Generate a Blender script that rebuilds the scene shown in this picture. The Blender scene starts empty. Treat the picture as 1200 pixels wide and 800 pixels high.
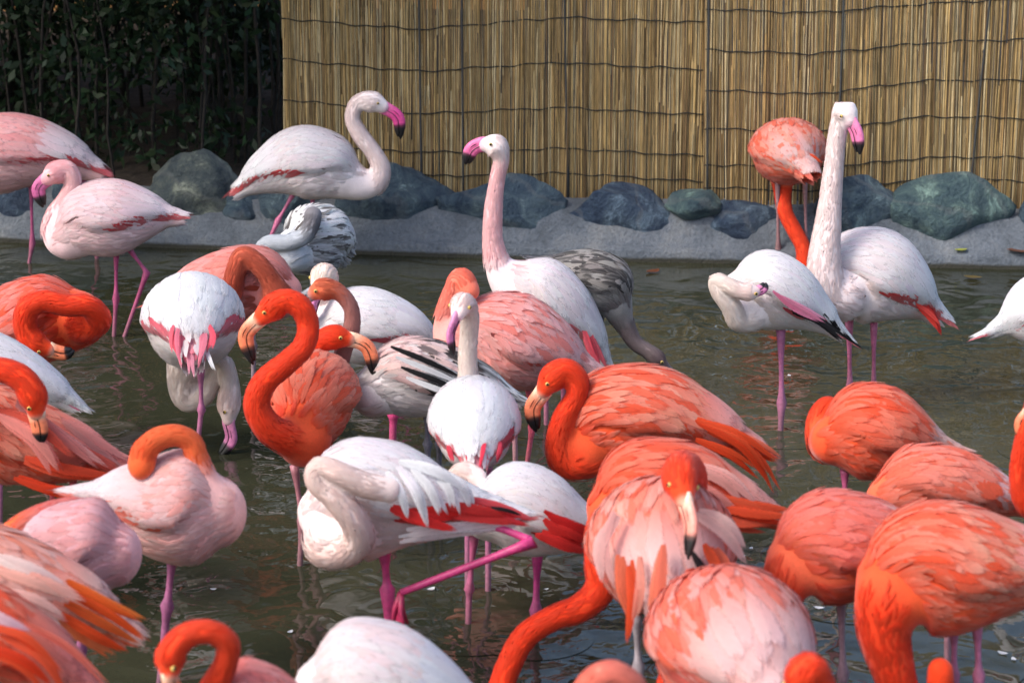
import bpy, bmesh, math, random
import numpy as np
from mathutils import Vector, noise

# ------------------------------------------------------------------ camera, sky, sun, exposure
rnd = random.Random(7)
rng = np.random.default_rng(11)
scene = bpy.context.scene
COL = scene.collection
R = math.radians
H, PITCH, LENS = 2.45, R(14.7), 80.0
FPX = 1200 * LENS / 36.0

cam_data = bpy.data.cameras.new('camera')
cam_data.lens = LENS; cam_data.sensor_width = 36.0
cam_data.clip_start = 0.1; cam_data.clip_end = 500
cam_data.dof.use_dof = True; cam_data.dof.focus_distance = 8.3; cam_data.dof.aperture_fstop = 4.5
cam = bpy.data.objects.new('camera', cam_data); COL.objects.link(cam)
cam.location = (0, 0, H); cam.rotation_euler = (R(90) - PITCH, 0, 0)
scene.camera = cam

SUN_EL, SUN_AZ = R(46), R(-122)      # azimuth measured from +Y (view direction) towards +X
world = bpy.data.worlds.new('World'); scene.world = world; world.use_nodes = True
wn = world.node_tree.nodes; wl = world.node_tree.links
bg = wn['Background']
sky = wn.new('ShaderNodeTexSky'); sky.sky_type = 'NISHITA'; sky.sun_disc = False
sky.sun_elevation = SUN_EL; sky.sun_rotation = SUN_AZ; sky.air_density = 1.0; sky.dust_density = 3.0
wl.new(sky.outputs[0], bg.inputs[0]); bg.inputs[1].default_value = 0.15
sun_d = bpy.data.lights.new('sun', 'SUN'); sun_d.energy = 1.15; sun_d.angle = R(18); sun_d.color = (1, 0.965, 0.92)
sun = bpy.data.objects.new('sun', sun_d); COL.objects.link(sun)
sd = Vector((math.sin(SUN_AZ) * math.cos(SUN_EL), math.cos(SUN_AZ) * math.cos(SUN_EL), math.sin(SUN_EL)))
sun.rotation_euler = sd.to_track_quat('Z', 'Y').to_euler()
scene.view_settings.view_transform = 'Standard'; scene.view_settings.look = 'None'
scene.view_settings.exposure = 1.02; scene.view_settings.gamma = 1.0
scene.render.engine = 'CYCLES'
cy = scene.cycles; cy.max_bounces = 6; cy.diffuse_bounces = 3; cy.glossy_bounces = 3; cy.transmission_bounces = 3; cy.transparent_max_bounces = 6
scene.render.resolution_x = 1024; scene.render.resolution_y = 682

# ------------------------------------------------------------------ helpers
CP, SP = math.cos(PITCH), math.sin(PITCH)
def ray(px, py):
    a = (px - 600) / FPX; b = (py - 400) / FPX
    return np.array([a, CP - b * SP, -SP - b * CP])
def at_z(px, py, z):
    d = ray(px, py); t = (z - H) / d[2]
    return np.array([0, 0, H]) + d * t
def at_Y(px, py, Y):
    d = ray(px, py); t = Y / d[1]
    return np.array([0, 0, H]) + d * t
def px_size(p):                       # metres covered by one photo pixel at point p
    return (p[1] * CP + (H - p[2]) * SP) / FPX

def tag(o, label=None, cat=None, group=None, kind=None):
    if label: o['label'] = label
    if cat: o['category'] = cat
    if group: o['group'] = group
    if kind: o['kind'] = kind
    return o
def empty(name, loc):
    o = bpy.data.objects.new(name, None); COL.objects.link(o); o.location = loc; o.empty_display_size = 0.05
    return o
def mesh_obj(name, verts, faces, mat, parent=None, smooth=True, cols=None, uvs=None, mats=None, mat_idx=None):
    me = bpy.data.meshes.new(name)
    v = np.asarray(verts, dtype=np.float32)
    if parent is not None and parent.type == 'EMPTY':
        v = v - np.array(parent.location, dtype=np.float32)
    me.from_pydata(v.tolist(), [], faces if isinstance(faces, list) else faces.tolist())
    for m in ([mat] if mats is None else mats): me.materials.append(m)
    if mat_idx is not None: me.polygons.foreach_set('material_index', mat_idx)
    if smooth: me.polygons.foreach_set('use_smooth', [True] * len(me.polygons))
    if cols is not None:
        at = me.attributes.new('Col', 'FLOAT_COLOR', 'POINT')
        c = np.ones((len(v), 4), dtype=np.float32); c[:, :3] = cols
        at.data.foreach_set('color', c.ravel())
    if uvs is not None:
        at = me.attributes.new('Fuv', 'FLOAT_VECTOR', 'POINT')
        c = np.array(uvs, dtype=np.float32)
        at.data.foreach_set('vector', c.ravel())
    me.update()
    o = bpy.data.objects.new(name, me); COL.objects.link(o)
    if parent is not None: o.parent = parent
    return o

def catmull(P, n):
    """resample control rows (k, c) at n values, chord-length centripetal-ish"""
    P = np.asarray(P, float)
    if len(P) == 2:
        t = np.linspace(0, 1, n)[:, None]; return P[0] * (1 - t) + P[1] * t
    d = np.linalg.norm(np.diff(P[:, :3], axis=0), axis=1) ** 0.6 + 1e-6
    k = np.concatenate([[0], np.cumsum(d)])
    M = np.zeros_like(P)
    for i in range(len(P)):
        if i == 0: M[i] = (P[1] - P[0]) / (k[1] - k[0])
        elif i == len(P) - 1: M[i] = (P[-1] - P[-2]) / (k[-1] - k[-2])
        else:
            a = (P[i] - P[i-1]) / (k[i] - k[i-1]); b = (P[i+1] - P[i]) / (k[i+1] - k[i])
            w = (k[i+1] - k[i]) / (k[i+1] - k[i-1])
            M[i] = a * w + b * (1 - w)
    # arc-length even sampling
    tt = np.linspace(0, k[-1], n * 8)
    def ev(t):
        i = np.clip(np.searchsorted(k, t, 'right') - 1, 0, len(P) - 2)
        h = (k[i+1] - k[i]); s = ((t - k[i]) / h)[:, None]; h = h[:, None]
        return ((2*s**3 - 3*s**2 + 1) * P[i] + (s**3 - 2*s**2 + s) * h * M[i] + (-2*s**3 + 3*s**2) * P[i+1] + (s**3 - s**2) * h * M[i+1])
    q = ev(tt); L = np.concatenate([[0], np.cumsum(np.linalg.norm(np.diff(q[:, :3], axis=0), axis=1))])
    return ev(np.interp(np.linspace(0, L[-1], n), L, tt))

def tube_geo(pts, rad, seg, cap=True, flat=None):
    """parallel-transport tube; flat = (axis vector, ratio) squashes along that axis"""
    pts = np.asarray(pts, float); n = len(pts)
    T = np.gradient(pts, axis=0); T /= np.linalg.norm(T, axis=1)[:, None] + 1e-9
    a = np.array([0, 0, 1.0]) if abs(T[0][2]) < 0.8 else np.array([1.0, 0, 0])
    if flat is not None: a = np.array(flat[0], float)
    N = np.zeros_like(pts); N[0] = a - T[0] * (a @ T[0]); N[0] /= np.linalg.norm(N[0]) + 1e-9
    for i in range(1, n):
        v = N[i-1] - T[i] * (N[i-1] @ T[i]); N[i] = v / (np.linalg.norm(v) + 1e-9)
    B = np.cross(T, N)
    ang = np.arange(seg) * 2 * math.pi / seg
    k = flat[1] if flat is not None else 1.0
    V = pts[:, None, :] + np.asarray(rad)[:, None, None] * (k * np.cos(ang)[None, :, None] * N[:, None, :] + np.sin(ang)[None, :, None] * B[:, None, :])
    V = V.reshape(-1, 3); F = []
    for i in range(n - 1):
        for j in range(seg):
            F.append((i*seg + j, i*seg + (j+1) % seg, (i+1)*seg + (j+1) % seg, (i+1)*seg + j))
    if cap:
        F.append(tuple(range(seg - 1, -1, -1))); F.append(tuple((n-1)*seg + j for j in range(seg)))
    return V, F

class Buf:
    def __init__(s): s.v = []; s.f = []; s.c = []; s.u = []; s.n = 0
    def add(s, V, F, C=None, U=None):
        V = np.asarray(V, float).reshape(-1, 3); s.v.append(V)
        s.f += [tuple(i + s.n for i in f) for f in F]
        if C is not None: s.c.append(np.broadcast_to(np.asarray(C, float), (len(V), 3)))
        if U is not None: s.u.append(np.asarray(U, float).reshape(-1, 3))
        s.n += len(V)
    def build(s, name, mat, parent=None, smooth=True):
        return mesh_obj(name, np.concatenate(s.v), s.f, mat, parent, smooth,
                        np.concatenate(s.c) if s.c else None, np.concatenate(s.u) if s.u else None)

# ------------------------------------------------------------------ materials
def new_mat(name):
    m = bpy.data.materials.new(name); m.use_nodes = True
    nt = m.node_tree; b = nt.nodes['Principled BSDF']
    return m, nt, b
def nd(nt, t, **kw):
    n = nt.nodes.new(t)
    for k, v in kw.items():
        if k in ('inp',):
            for kk, vv in v.items(): n.inputs[kk].default_value = vv
        else: setattr(n, k, v)
    return n
def ramp(nt, stops):
    r = nt.nodes.new('ShaderNodeValToRGB'); e = r.color_ramp.elements
    while len(e) < len(stops): e.new(0.5)
    for x, (p, c) in zip(e, stops): x.position = p; x.color = (*c, 1) if len(c) == 3 else c
    return r

def mat_plumage():
    m, nt, b = new_mat('plumage'); L = nt.links.new
    a = nd(nt, 'ShaderNodeAttribute', attribute_name='Col')
    tc = nd(nt, 'ShaderNodeTexCoord')
    n1 = nd(nt, 'ShaderNodeTexNoise', inp={'Scale': 14.0, 'Detail': 4.0}); L(tc.outputs['Object'], n1.inputs['Vector'])
    n2 = nd(nt, 'ShaderNodeTexNoise', inp={'Scale': 170.0, 'Detail': 3.0, 'Roughness': 0.65}); L(tc.outputs['Object'], n2.inputs['Vector'])
    mr = nd(nt, 'ShaderNodeMapRange', inp={'From Min': 0.3, 'From Max': 0.7, 'To Min': 0.86, 'To Max': 1.08}); L(n1.outputs[0], mr.inputs[0])
    mr2 = nd(nt, 'ShaderNodeMapRange', inp={'From Min': 0.3, 'From Max': 0.7, 'To Min': 0.9, 'To Max': 1.06}); L(n2.outputs[0], mr2.inputs[0])
    mul = nd(nt, 'ShaderNodeMath', operation='MULTIPLY'); L(mr.outputs[0], mul.inputs[0]); L(mr2.outputs[0], mul.inputs[1])
    hs = nd(nt, 'ShaderNodeHueSaturation'); L(a.outputs['Color'], hs.inputs['Color']); L(mul.outputs[0], hs.inputs['Value'])
    L(hs.outputs[0], b.inputs['Base Color'])
    b.inputs['Roughness'].default_value = 0.75; b.inputs['Specular IOR Level'].default_value = 0.15
    b.inputs['Sheen Weight'].default_value = 0.18; b.inputs['Sheen Roughness'].default_value = 0.45
    bp = nd(nt, 'ShaderNodeBump', inp={'Strength': 0.25, 'Distance': 0.003}); L(n2.outputs[0], bp.inputs['Height'])
    L(bp.outputs[0], b.inputs['Normal'])
    return m
def mat_feather(fray=True):
    m, nt, b = new_mat('feather' if fray else 'down'); L = nt.links.new
    a = nd(nt, 'ShaderNodeAttribute', attribute_name='Col')
    f = nd(nt, 'ShaderNodeAttribute', attribute_name='Fuv')
    sx = nd(nt, 'ShaderNodeSeparateXYZ'); L(f.outputs['Vector'], sx.inputs[0])
    ab = nd(nt, 'ShaderNodeMath', operation='ABSOLUTE'); L(sx.outputs[0], ab.inputs[0])
    # barbs run obliquely from the shaft
    m1 = nd(nt, 'ShaderNodeMath', operation='MULTIPLY', inp={1: -0.5}); L(ab.outputs[0], m1.inputs[0])
    m2 = nd(nt, 'ShaderNodeMath', operation='ADD'); L(sx.outputs[1], m2.inputs[0]); L(m1.outputs[0], m2.inputs[1])
    cx = nd(nt, 'ShaderNodeCombineXYZ'); L(m2.outputs[0], cx.inputs[0])
    m3 = nd(nt, 'ShaderNodeMath', operation='MULTIPLY', inp={1: 0.06}); L(sx.outputs[0], m3.inputs[0]); L(m3.outputs[0], cx.inputs[1])
    tc = nd(nt, 'ShaderNodeTexCoord')
    va = nd(nt, 'ShaderNodeVectorMath', operation='ADD'); L(cx.outputs[0], va.inputs[0])
    vs = nd(nt, 'ShaderNodeVectorMath', operation='SCALE', inp={'Scale': 0.35}); L(tc.outputs['Object'], vs.inputs[0]); L(vs.outputs[0], va.inputs[1])
    n2 = nd(nt, 'ShaderNodeTexNoise', inp={'Scale': 26.0, 'Detail': 4.0, 'Roughness': 0.65}); L(va.outputs[0], n2.inputs['Vector'])
    mr = nd(nt, 'ShaderNodeMapRange', inp={'From Min': 0.3, 'From Max': 0.7, 'To Min': 0.86, 'To Max': 1.08}); L(n2.outputs[0], mr.inputs[0])
    hs = nd(nt, 'ShaderNodeHueSaturation'); L(a.outputs['Color'], hs.inputs['Color']); L(mr.outputs[0], hs.inputs['Value'])
    L(hs.outputs[0], b.inputs['Base Color'])
    b.inputs['Roughness'].default_value = 0.62; b.inputs['Specular IOR Level'].default_value = 0.22
    b.inputs['Sheen Weight'].default_value = 0.12
    bp = nd(nt, 'ShaderNodeBump', inp={'Strength': 0.3, 'Distance': 0.003}); L(n2.outputs[0], bp.inputs['Height'])
    L(bp.outputs[0], b.inputs['Normal'])
    tr = nd(nt, 'ShaderNodeBsdfTranslucent'); L(hs.outputs[0], tr.inputs['Color'])
    mx = nd(nt, 'ShaderNodeMixShader', inp={0: 0.38}); L(b.outputs[0], mx.inputs[1]); L(tr.outputs[0], mx.inputs[2])
    if not fray:
        L(mx.outputs[0], nt.nodes['Material Output'].inputs['Surface']); return m
    # barbs part at the vane edge and tip
    e1 = nd(nt, 'ShaderNodeMath', operation='MULTIPLY', inp={1: 2.0}); L(ab.outputs[0], e1.inputs[0])
    e2 = nd(nt, 'ShaderNodeMapRange', inp={'From Min': 0.45, 'From Max': 1.0, 'To Min': 0.0, 'To Max': 1.0}); L(sx.outputs[2], e2.inputs[0])
    e3 = nd(nt, 'ShaderNodeMath', operation='MAXIMUM'); L(e1.outputs[0], e3.inputs[0]); L(e2.outputs[0], e3.inputs[1])
    nf = nd(nt, 'ShaderNodeTexNoise', inp={'Scale': 34.0, 'Detail': 2.0, 'Roughness': 0.6}); L(cx.outputs[0], nf.inputs['Vector'])
    e4 = nd(nt, 'ShaderNodeMapRange', inp={'From Min': 0.3, 'From Max': 0.7, 'To Min': -0.2, 'To Max': 0.2}); L(nf.outputs[0], e4.inputs[0])
    e5 = nd(nt, 'ShaderNodeMath', operation='ADD'); L(e3.outputs[0], e5.inputs[0]); L(e4.outputs[0], e5.inputs[1])
    e6 = nd(nt, 'ShaderNodeMapRange', inp={'From Min': 0.80, 'From Max': 1.0, 'To Min': 0.0, 'To Max': 1.0}); L(e5.outputs[0], e6.inputs[0])
    tp = nd(nt, 'ShaderNodeBsdfTransparent')
    m9 = nd(nt, 'ShaderNodeMixShader'); L(e6.outputs[0], m9.inputs[0]); L(mx.outputs[0], m9.inputs[1]); L(tp.outputs[0], m9.inputs[2])
    L(m9.outputs[0], nt.nodes['Material Output'].inputs['Surface'])
    return m
def mat_skin():
    m, nt, b = new_mat('leg_and_bill'); L = nt.links.new
    a = nd(nt, 'ShaderNodeAttribute', attribute_name='Col'); tc = nd(nt, 'ShaderNodeTexCoord')
    n = nd(nt, 'ShaderNodeTexNoise', inp={'Scale': 90.0, 'Detail': 4.0}); L(tc.outputs['Object'], n.inputs['Vector'])
    mr = nd(nt, 'ShaderNodeMapRange', inp={'From Min': 0.3, 'From Max': 0.7, 'To Min': 0.75, 'To Max': 1.12}); L(n.outputs[0], mr.inputs[0])
    hs = nd(nt, 'ShaderNodeHueSaturation'); L(a.outputs['Color'], hs.inputs['Color']); L(mr.outputs[0], hs.inputs['Value'])
    L(hs.outputs[0], b.inputs['Base Color']); b.inputs['Roughness'].default_value = 0.45
    bp = nd(nt, 'ShaderNodeBump', inp={'Strength': 0.3, 'Distance': 0.002}); L(n.outputs[0], bp.inputs['Height']); L(bp.outputs[0], b.inputs['Normal'])
    return m
def mat_plain(name, c, rough=0.6, scale=20, var=0.25, bump=0.2, bdist=0.01, spec=0.3):
    m, nt, b = new_mat(name); L = nt.links.new
    tc = nd(nt, 'ShaderNodeTexCoord')
    n = nd(nt, 'ShaderNodeTexNoise', inp={'Scale': scale, 'Detail': 6.0, 'Roughness': 0.6}); L(tc.outputs['Object'], n.inputs['Vector'])
    r = ramp(nt, [(0.3, tuple(x * (1 - var) for x in c)), (0.7, tuple(min(1, x * (1 + var)) for x in c))]); L(n.outputs[0], r.inputs[0])
    L(r.outputs[0], b.inputs['Base Color']); b.inputs['Roughness'].default_value = rough; b.inputs['Specular IOR Level'].default_value = spec
    bp = nd(nt, 'ShaderNodeBump', inp={'Strength': bump, 'Distance': bdist}); L(n.outputs[0], bp.inputs['Height']); L(bp.outputs[0], b.inputs['Normal'])
    return m
def mat_attr(name, rough=0.7, scale=(40, 40, 3), var=0.2, trans=0.0):
    m, nt, b = new_mat(name); L = nt.links.new
    a = nd(nt, 'ShaderNodeAttribute', attribute_name='Col'); tc = nd(nt, 'ShaderNodeTexCoord')
    mp = nd(nt, 'ShaderNodeMapping'); mp.inputs['Scale'].default_value = scale; L(tc.outputs['Object'], mp.inputs[0])
    n = nd(nt, 'ShaderNodeTexNoise', inp={'Scale': 1.0, 'Detail': 5.0, 'Roughness': 0.65}); L(mp.outputs[0], n.inputs['Vector'])
    mr = nd(nt, 'ShaderNodeMapRange', inp={'From Min': 0.3, 'From Max': 0.7, 'To Min': 1 - var, 'To Max': 1 + var}); L(n.outputs[0], mr.inputs[0])
    hs = nd(nt, 'ShaderNodeHueSaturation'); L(a.outputs['Color'], hs.inputs['Color']); L(mr.outputs[0], hs.inputs['Value'])
    L(hs.outputs[0], b.inputs['Base Color']); b.inputs['Roughness'].default_value = rough; b.inputs['Specular IOR Level'].default_value = 0.3
    if trans:
        tr = nd(nt, 'ShaderNodeBsdfTranslucent'); L(hs.outputs[0], tr.inputs['Color'])
        mx = nd(nt, 'ShaderNodeMixShader', inp={0: trans}); L(b.outputs[0], mx.inputs[1]); L(tr.outputs[0], mx.inputs[2])
        L(mx.outputs[0], nt.nodes['Material Output'].inputs['Surface'])
    return m
def mat_rock():
    m, nt, b = new_mat('blue_grey_stone'); L = nt.links.new
    a = nd(nt, 'ShaderNodeAttribute', attribute_name='Col'); tc = nd(nt, 'ShaderNodeTexCoord')
    n1 = nd(nt, 'ShaderNodeTexNoise', inp={'Scale': 7.0, 'Detail': 8.0, 'Roughness': 0.7, 'Distortion': 0.6}); L(tc.outputs['Object'], n1.inputs['Vector'])
    n2 = nd(nt, 'ShaderNodeTexNoise', inp={'Scale': 45.0, 'Detail': 6.0, 'Roughness': 0.7}); L(tc.outputs['Object'], n2.inputs['Vector'])
    r = ramp(nt, [(0.36, (0.28, 0.34, 0.45)), (0.48, (0.75, 0.77, 0.8)), (0.56, (1.15, 1.1, 1.0)), (0.66, (3.0, 2.7, 2.2))]); L(n1.outputs[0], r.inputs[0])
    mx = nd(nt, 'ShaderNodeMix', data_type='RGBA', blend_type='MULTIPLY', inp={0: 1.0}); L(a.outputs['Color'], mx.inputs[6]); L(r.outputs[0], mx.inputs[7])
    # pale mineral veins
    w = nd(nt, 'ShaderNodeTexWave', wave_type='BANDS', bands_direction='DIAGONAL', inp={'Scale': 1.6, 'Distortion': 9.0, 'Detail': 4.0, 'Detail Scale': 1.5}); L(tc.outputs['Object'], w.inputs['Vector'])
    wr = ramp(nt, [(0.93, (0, 0, 0)), (0.985, (0.16, 0.16, 0.16))]); L(w.outputs[0], wr.inputs[0])
    mx2 = nd(nt, 'ShaderNodeMix', data_type='RGBA', inp={7: (0.32, 0.32, 0.30, 1)}); L(wr.outputs[0], mx2.inputs[0]); L(mx.outputs[2], mx2.inputs[6])
    L(mx2.outputs[2], b.inputs['Base Color']); b.inputs['Roughness'].default_value = 0.62; b.inputs['Specular IOR Level'].default_value = 0.35
    ad = nd(nt, 'ShaderNodeMath', operation='ADD'); L(n1.outputs[0], ad.inputs[0]); L(n2.outputs[0], ad.inputs[1])
    bp = nd(nt, 'ShaderNodeBump', inp={'Strength': 1.0, 'Distance': 0.05}); L(ad.outputs[0], bp.inputs['Height']); L(bp.outputs[0], b.inputs['Normal'])
    return m
def mat_mortar():
    m, nt, b = new_mat('mortar'); L = nt.links.new
    tc = nd(nt, 'ShaderNodeTexCoord')
    n1 = nd(nt, 'ShaderNodeTexNoise', inp={'Scale': 4.0, 'Detail': 8.0, 'Roughness': 0.7}); L(tc.outputs['Object'], n1.inputs['Vector'])
    n2 = nd(nt, 'ShaderNodeTexNoise', inp={'Scale': 60.0, 'Detail': 5.0, 'Roughness': 0.7}); L(tc.outputs['Object'], n2.inputs['Vector'])
    r = ramp(nt, [(0.3, (0.085, 0.10, 0.115)), (0.5, (0.15, 0.172, 0.20)), (0.7, (0.24, 0.25, 0.255))]); L(n1.outputs[0], r.inputs[0])
    g = ramp(nt, [(0.35, (0.6, 0.6, 0.6)), (0.6, (1.1, 1.1, 1.1))]); L(n2.outputs[0], g.inputs[0])
    mx = nd(nt, 'ShaderNodeMix', data_type='RGBA', blend_type='MULTIPLY', inp={0: 0.7}); L(r.outputs[0], mx.inputs[6]); L(g.outputs[0], mx.inputs[7])
    sp = nd(nt, 'ShaderNodeSeparateXYZ'); L(tc.outputs['Object'], sp.inputs[0])
    ad = nd(nt, 'ShaderNodeMath', operation='MULTIPLY_ADD', inp={1: 0.03, 2: 0.0}); L(n1.outputs[0], ad.inputs[0])
    zz = nd(nt, 'ShaderNodeMath', operation='SUBTRACT'); L(sp.outputs[2], zz.inputs[0]); L(ad.outputs[0], zz.inputs[1])
    wet = nd(nt, 'ShaderNodeMapRange', inp={'From Min': 0.0, 'From Max': 0.014, 'To Min': 1.0, 'To Max': 0.0}); L(zz.outputs[0], wet.inputs[0])   # algae stain above the water
    m2 = nd(nt, 'ShaderNodeMix', data_type='RGBA', inp={7: (0.035, 0.033, 0.022, 1)}); L(wet.outputs[0], m2.inputs[0]); L(mx.outputs[2], m2.inputs[6])
    L(m2.outputs[2], b.inputs['Base Color']); b.inputs['Roughness'].default_value = 0.85
    sm = nd(nt, 'ShaderNodeMath', operation='ADD'); L(n1.outputs[0], sm.inputs[0]); L(n2.outputs[0], sm.inputs[1])
    bp = nd(nt, 'ShaderNodeBump', inp={'Strength': 0.9, 'Distance': 0.025}); L(sm.outputs[0], bp.inputs['Height']); L(bp.outputs[0], b.inputs['Normal'])
    return m
def mat_water():
    m, nt, b = new_mat('pond_water'); L = nt.links.new
    tc = nd(nt, 'ShaderNodeTexCoord')
    b.inputs['Roughness'].default_value = 0.03; b.inputs['IOR'].default_value = 1.33; b.inputs['Specular IOR Level'].default_value = 0.5
    n0 = nd(nt, 'ShaderNodeTexNoise', inp={'Scale': 0.7, 'Detail': 4.0}); L(tc.outputs['Object'], n0.inputs['Vector'])
    r = ramp(nt, [(0.35, (0.022, 0.024, 0.013)), (0.65, (0.042, 0.042, 0.024))]); L(n0.outputs[0], r.inputs[0]); L(r.outputs[0], b.inputs['Base Color'])
    n1 = nd(nt, 'ShaderNodeTexNoise', inp={'Scale': 4.6, 'Detail': 1.0, 'Roughness': 0.4, 'Distortion': 1.0}); L(tc.outputs['Object'], n1.inputs['Vector'])
    n2 = nd(nt, 'ShaderNodeTexNoise', inp={'Scale': 17.0, 'Detail': 2.0, 'Roughness': 0.5, 'Distortion': 0.5}); L(tc.outputs['Object'], n2.inputs['Vector'])
    n3 = nd(nt, 'ShaderNodeTexNoise', inp={'Scale': 1.3, 'Detail': 1.0}); L(tc.outputs['Object'], n3.inputs['Vector'])
    mr = nd(nt, 'ShaderNodeMapRange', inp={'From Min': 0.35, 'From Max': 0.65, 'To Min': 0.03, 'To Max': 0.22}); L(n3.outputs[0], mr.inputs[0])
    ml = nd(nt, 'ShaderNodeMath', operation='MULTIPLY'); L(n2.outputs[0], ml.inputs[0]); L(mr.outputs[0], ml.inputs[1])
    ad = nd(nt, 'ShaderNodeMath', operation='ADD'); L(n1.outputs[0], ad.inputs[0]); L(ml.outputs[0], ad.inputs[1])
    bp = nd(nt, 'ShaderNodeBump', inp={'Strength': 1.0, 'Distance': 0.015}); L(ad.outputs[0], bp.inputs['Height']); L(bp.outputs[0], b.inputs['Normal'])
    return m

M_PLUM, M_FEATH, M_DOWN, M_SKIN = mat_plumage(), mat_feather(), mat_feather(False), mat_skin()
M_ROCK, M_WATER = mat_rock(), mat_water()
M_CONC = mat_mortar()
M_SOIL = mat_plain('dark_soil', (0.03, 0.022, 0.015), 0.95, 14, 0.5, 0.6, 0.04)
M_BED = mat_plain('pond_bed_mud', (0.05, 0.045, 0.03), 0.9, 4)
M_REED = mat_attr('reed', 0.6, (60, 60, 9), 0.35)
M_WIRE = mat_plain('binding_wire', (0.012, 0.012, 0.011), 0.6, 30)
M_POLE = mat_plain('weathered_pole', (0.05, 0.05, 0.048), 0.8, 30)
M_BOARD = mat_plain('amber_light_board', (0.42, 0.22, 0.08), 0.7, 12)  # amber tone stands in for sunlight behind the thicket
M_BARK = mat_plain('bark', (0.02, 0.016, 0.013), 0.9, 18, 0.5, 0.6, 0.02)
M_LEAF = mat_attr('leaf', 0.5, (8, 8, 8), 0.3, 0.2)
M_EYE = mat_plain('eye_iris', (0.65, 0.45, 0.12), 0.2, 10, 0.05, 0)
M_PUPIL = mat_plain('eye_pupil', (0.006, 0.006, 0.006), 0.1, 10, 0.05, 0)

# ------------------------------------------------------------------ setting: water, bed, bank
def sheet(name, x0, x1, y0, y1, z, mat):
    o = mesh_obj(name, [(x0, y0, z), (x1, y0, z), (x1, y1, z), (x0, y1, z)], [(0, 1, 2, 3)], mat, None, False)
    return tag(o, kind='structure')
wA, wB, wC = at_z(0, 284, 0), at_z(600, 304, 0), at_z(1200, 316, 0)
def shore(x):                          # world Y of the waterline at x (gentle curve through three points)
    xs = [wA[0] * 4, wA[0], wB[0], wC[0], wC[0] * 4]
    ys = [wA[1] + 0.6, wA[1], wB[1], wC[1], wC[1] - 0.5]
    return float(np.interp(x, xs, ys))
sheet('pond_bed', -14, 14, 0.5, 13, -0.24, M_BED)
POND = sheet('pond_water', -14, 14, 0.5, 12.6, 0.0, M_WATER)
sheet('ground', -250, 250, -250, 300, -0.6, M_SOIL)
# raised soil terrace behind the wall
xs = np.linspace(-14, 14, 60); V = []; F = []
rows = [(0.28, 0.2), (0.5, 0.24), (1.4, 0.34), (3.0, 0.5), (9, 0.7)]
for i, x in enumerate(xs):
    for (dy, z) in rows:
        V.append((x, shore(x) + dy, z + 0.03 * noise.noise(Vector((x * 3, dy * 3, 0)))))
n = len(rows)
for i in range(len(xs) - 1):
    for j in range(n - 1): F.append((i*n + j, (i+1)*n + j, (i+1)*n + j + 1, i*n + j + 1))
tag(mesh_obj('bank_soil', V, F, M_SOIL), kind='structure')
print('shore', wA, wB, wC)

# retaining wall: mortar body with stones set into it
wall = empty('stone_wall', (0, shore(0), 0))
tag(wall, 'low pond wall of blue-grey boulders set in sloping grey mortar below the reed screens', 'wall')
prof = [(0.0, -0.3), (0.0, 0.05), (0.010, 0.066), (0.04, 0.076), (0.065, 0.095), (0.09, 0.125), (0.115, 0.16), (0.14, 0.195), (0.18, 0.22), (0.25, 0.235), (0.40, 0.24)]
xs = np.linspace(-7, 7, 420); V = []; F = []
for x in xs:
    for (dy, z) in prof:
        k = noise.noise(Vector((x * 2.2, dy * 5, 1))) ; k2 = noise.noise(Vector((x * 11, dy * 16, z * 16)))
        V.append((x, shore(x) + dy + 0.02 * k * (dy > 0.02) + 0.004 * k2, z + (0.03 * k + 0.012 * k2) * (dy > 0.02)))
n = len(prof)
for i in range(len(xs) - 1):
    for j in range(n - 1): F.append((i*n + j, (i+1)*n + j, (i+1)*n + j + 1, i*n + j + 1))
mesh_obj('mortar', V, F, M_CONC, wall)
def stone(cx, cy, hw, hh, col, seed, rough=0.16, tilt=0.0, dy=0.215, depth=0.145):
    x0 = (cx - 600) / 235.0
    p = at_Y(cx, cy, shore(x0) + dy); s = px_size(p)
    bm = bmesh.new(); bmesh.ops.create_icosphere(bm, subdivisions=4, radius=1)
    a, b_, c = hw * s, (depth or 0.2), hh * s
    r0 = random.Random(seed)
    planes = [(Vector((r0.uniform(-1, 1), r0.uniform(-1, 0.6), r0.uniform(-.8, 1))).normalized(), r0.uniform(0.72, 0.95)) for _ in range(15)]
    for v in bm.verts:
        q = v.co.copy()
        q = Vector([math.copysign(abs(t) ** 0.82, t) for t in q])
        for (nn, dd) in planes:                      # knock flats into the boulder
            e = q.dot(nn) - dd
            if e > 0: q -= nn * e * 0.92
        q *= 1 + rough * noise.noise(q * 1.3 + Vector((seed * 3.1, 0, 0))) + rough * 0.35 * noise.noise(q * 4 + Vector((seed, 5, 0))) + rough * 0.15 * noise.noise(q * 11 + Vector((seed, 5, 3)))
        v.co = Vector((q.x * a, q.y * b_, q.z * c))
    V = np.array([v.co[:] for v in bm.verts]); F = [tuple(v.index for v in f.verts) for f in bm.faces]; bm.free()
    ct, st = math.cos(tilt), math.sin(tilt)
    V = np.stack([V[:, 0] * ct - V[:, 2] * st, V[:, 1], V[:, 0] * st + V[:, 2] * ct], 1) + p
    return mesh_obj('stone', V, F, M_ROCK, wall, True, np.tile(col, (len(V), 1)))
BL, DB, GR, GN = (0.10, 0.155, 0.20), (0.062, 0.10, 0.16), (0.14, 0.17, 0.165), (0.10, 0.165, 0.175)
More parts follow.
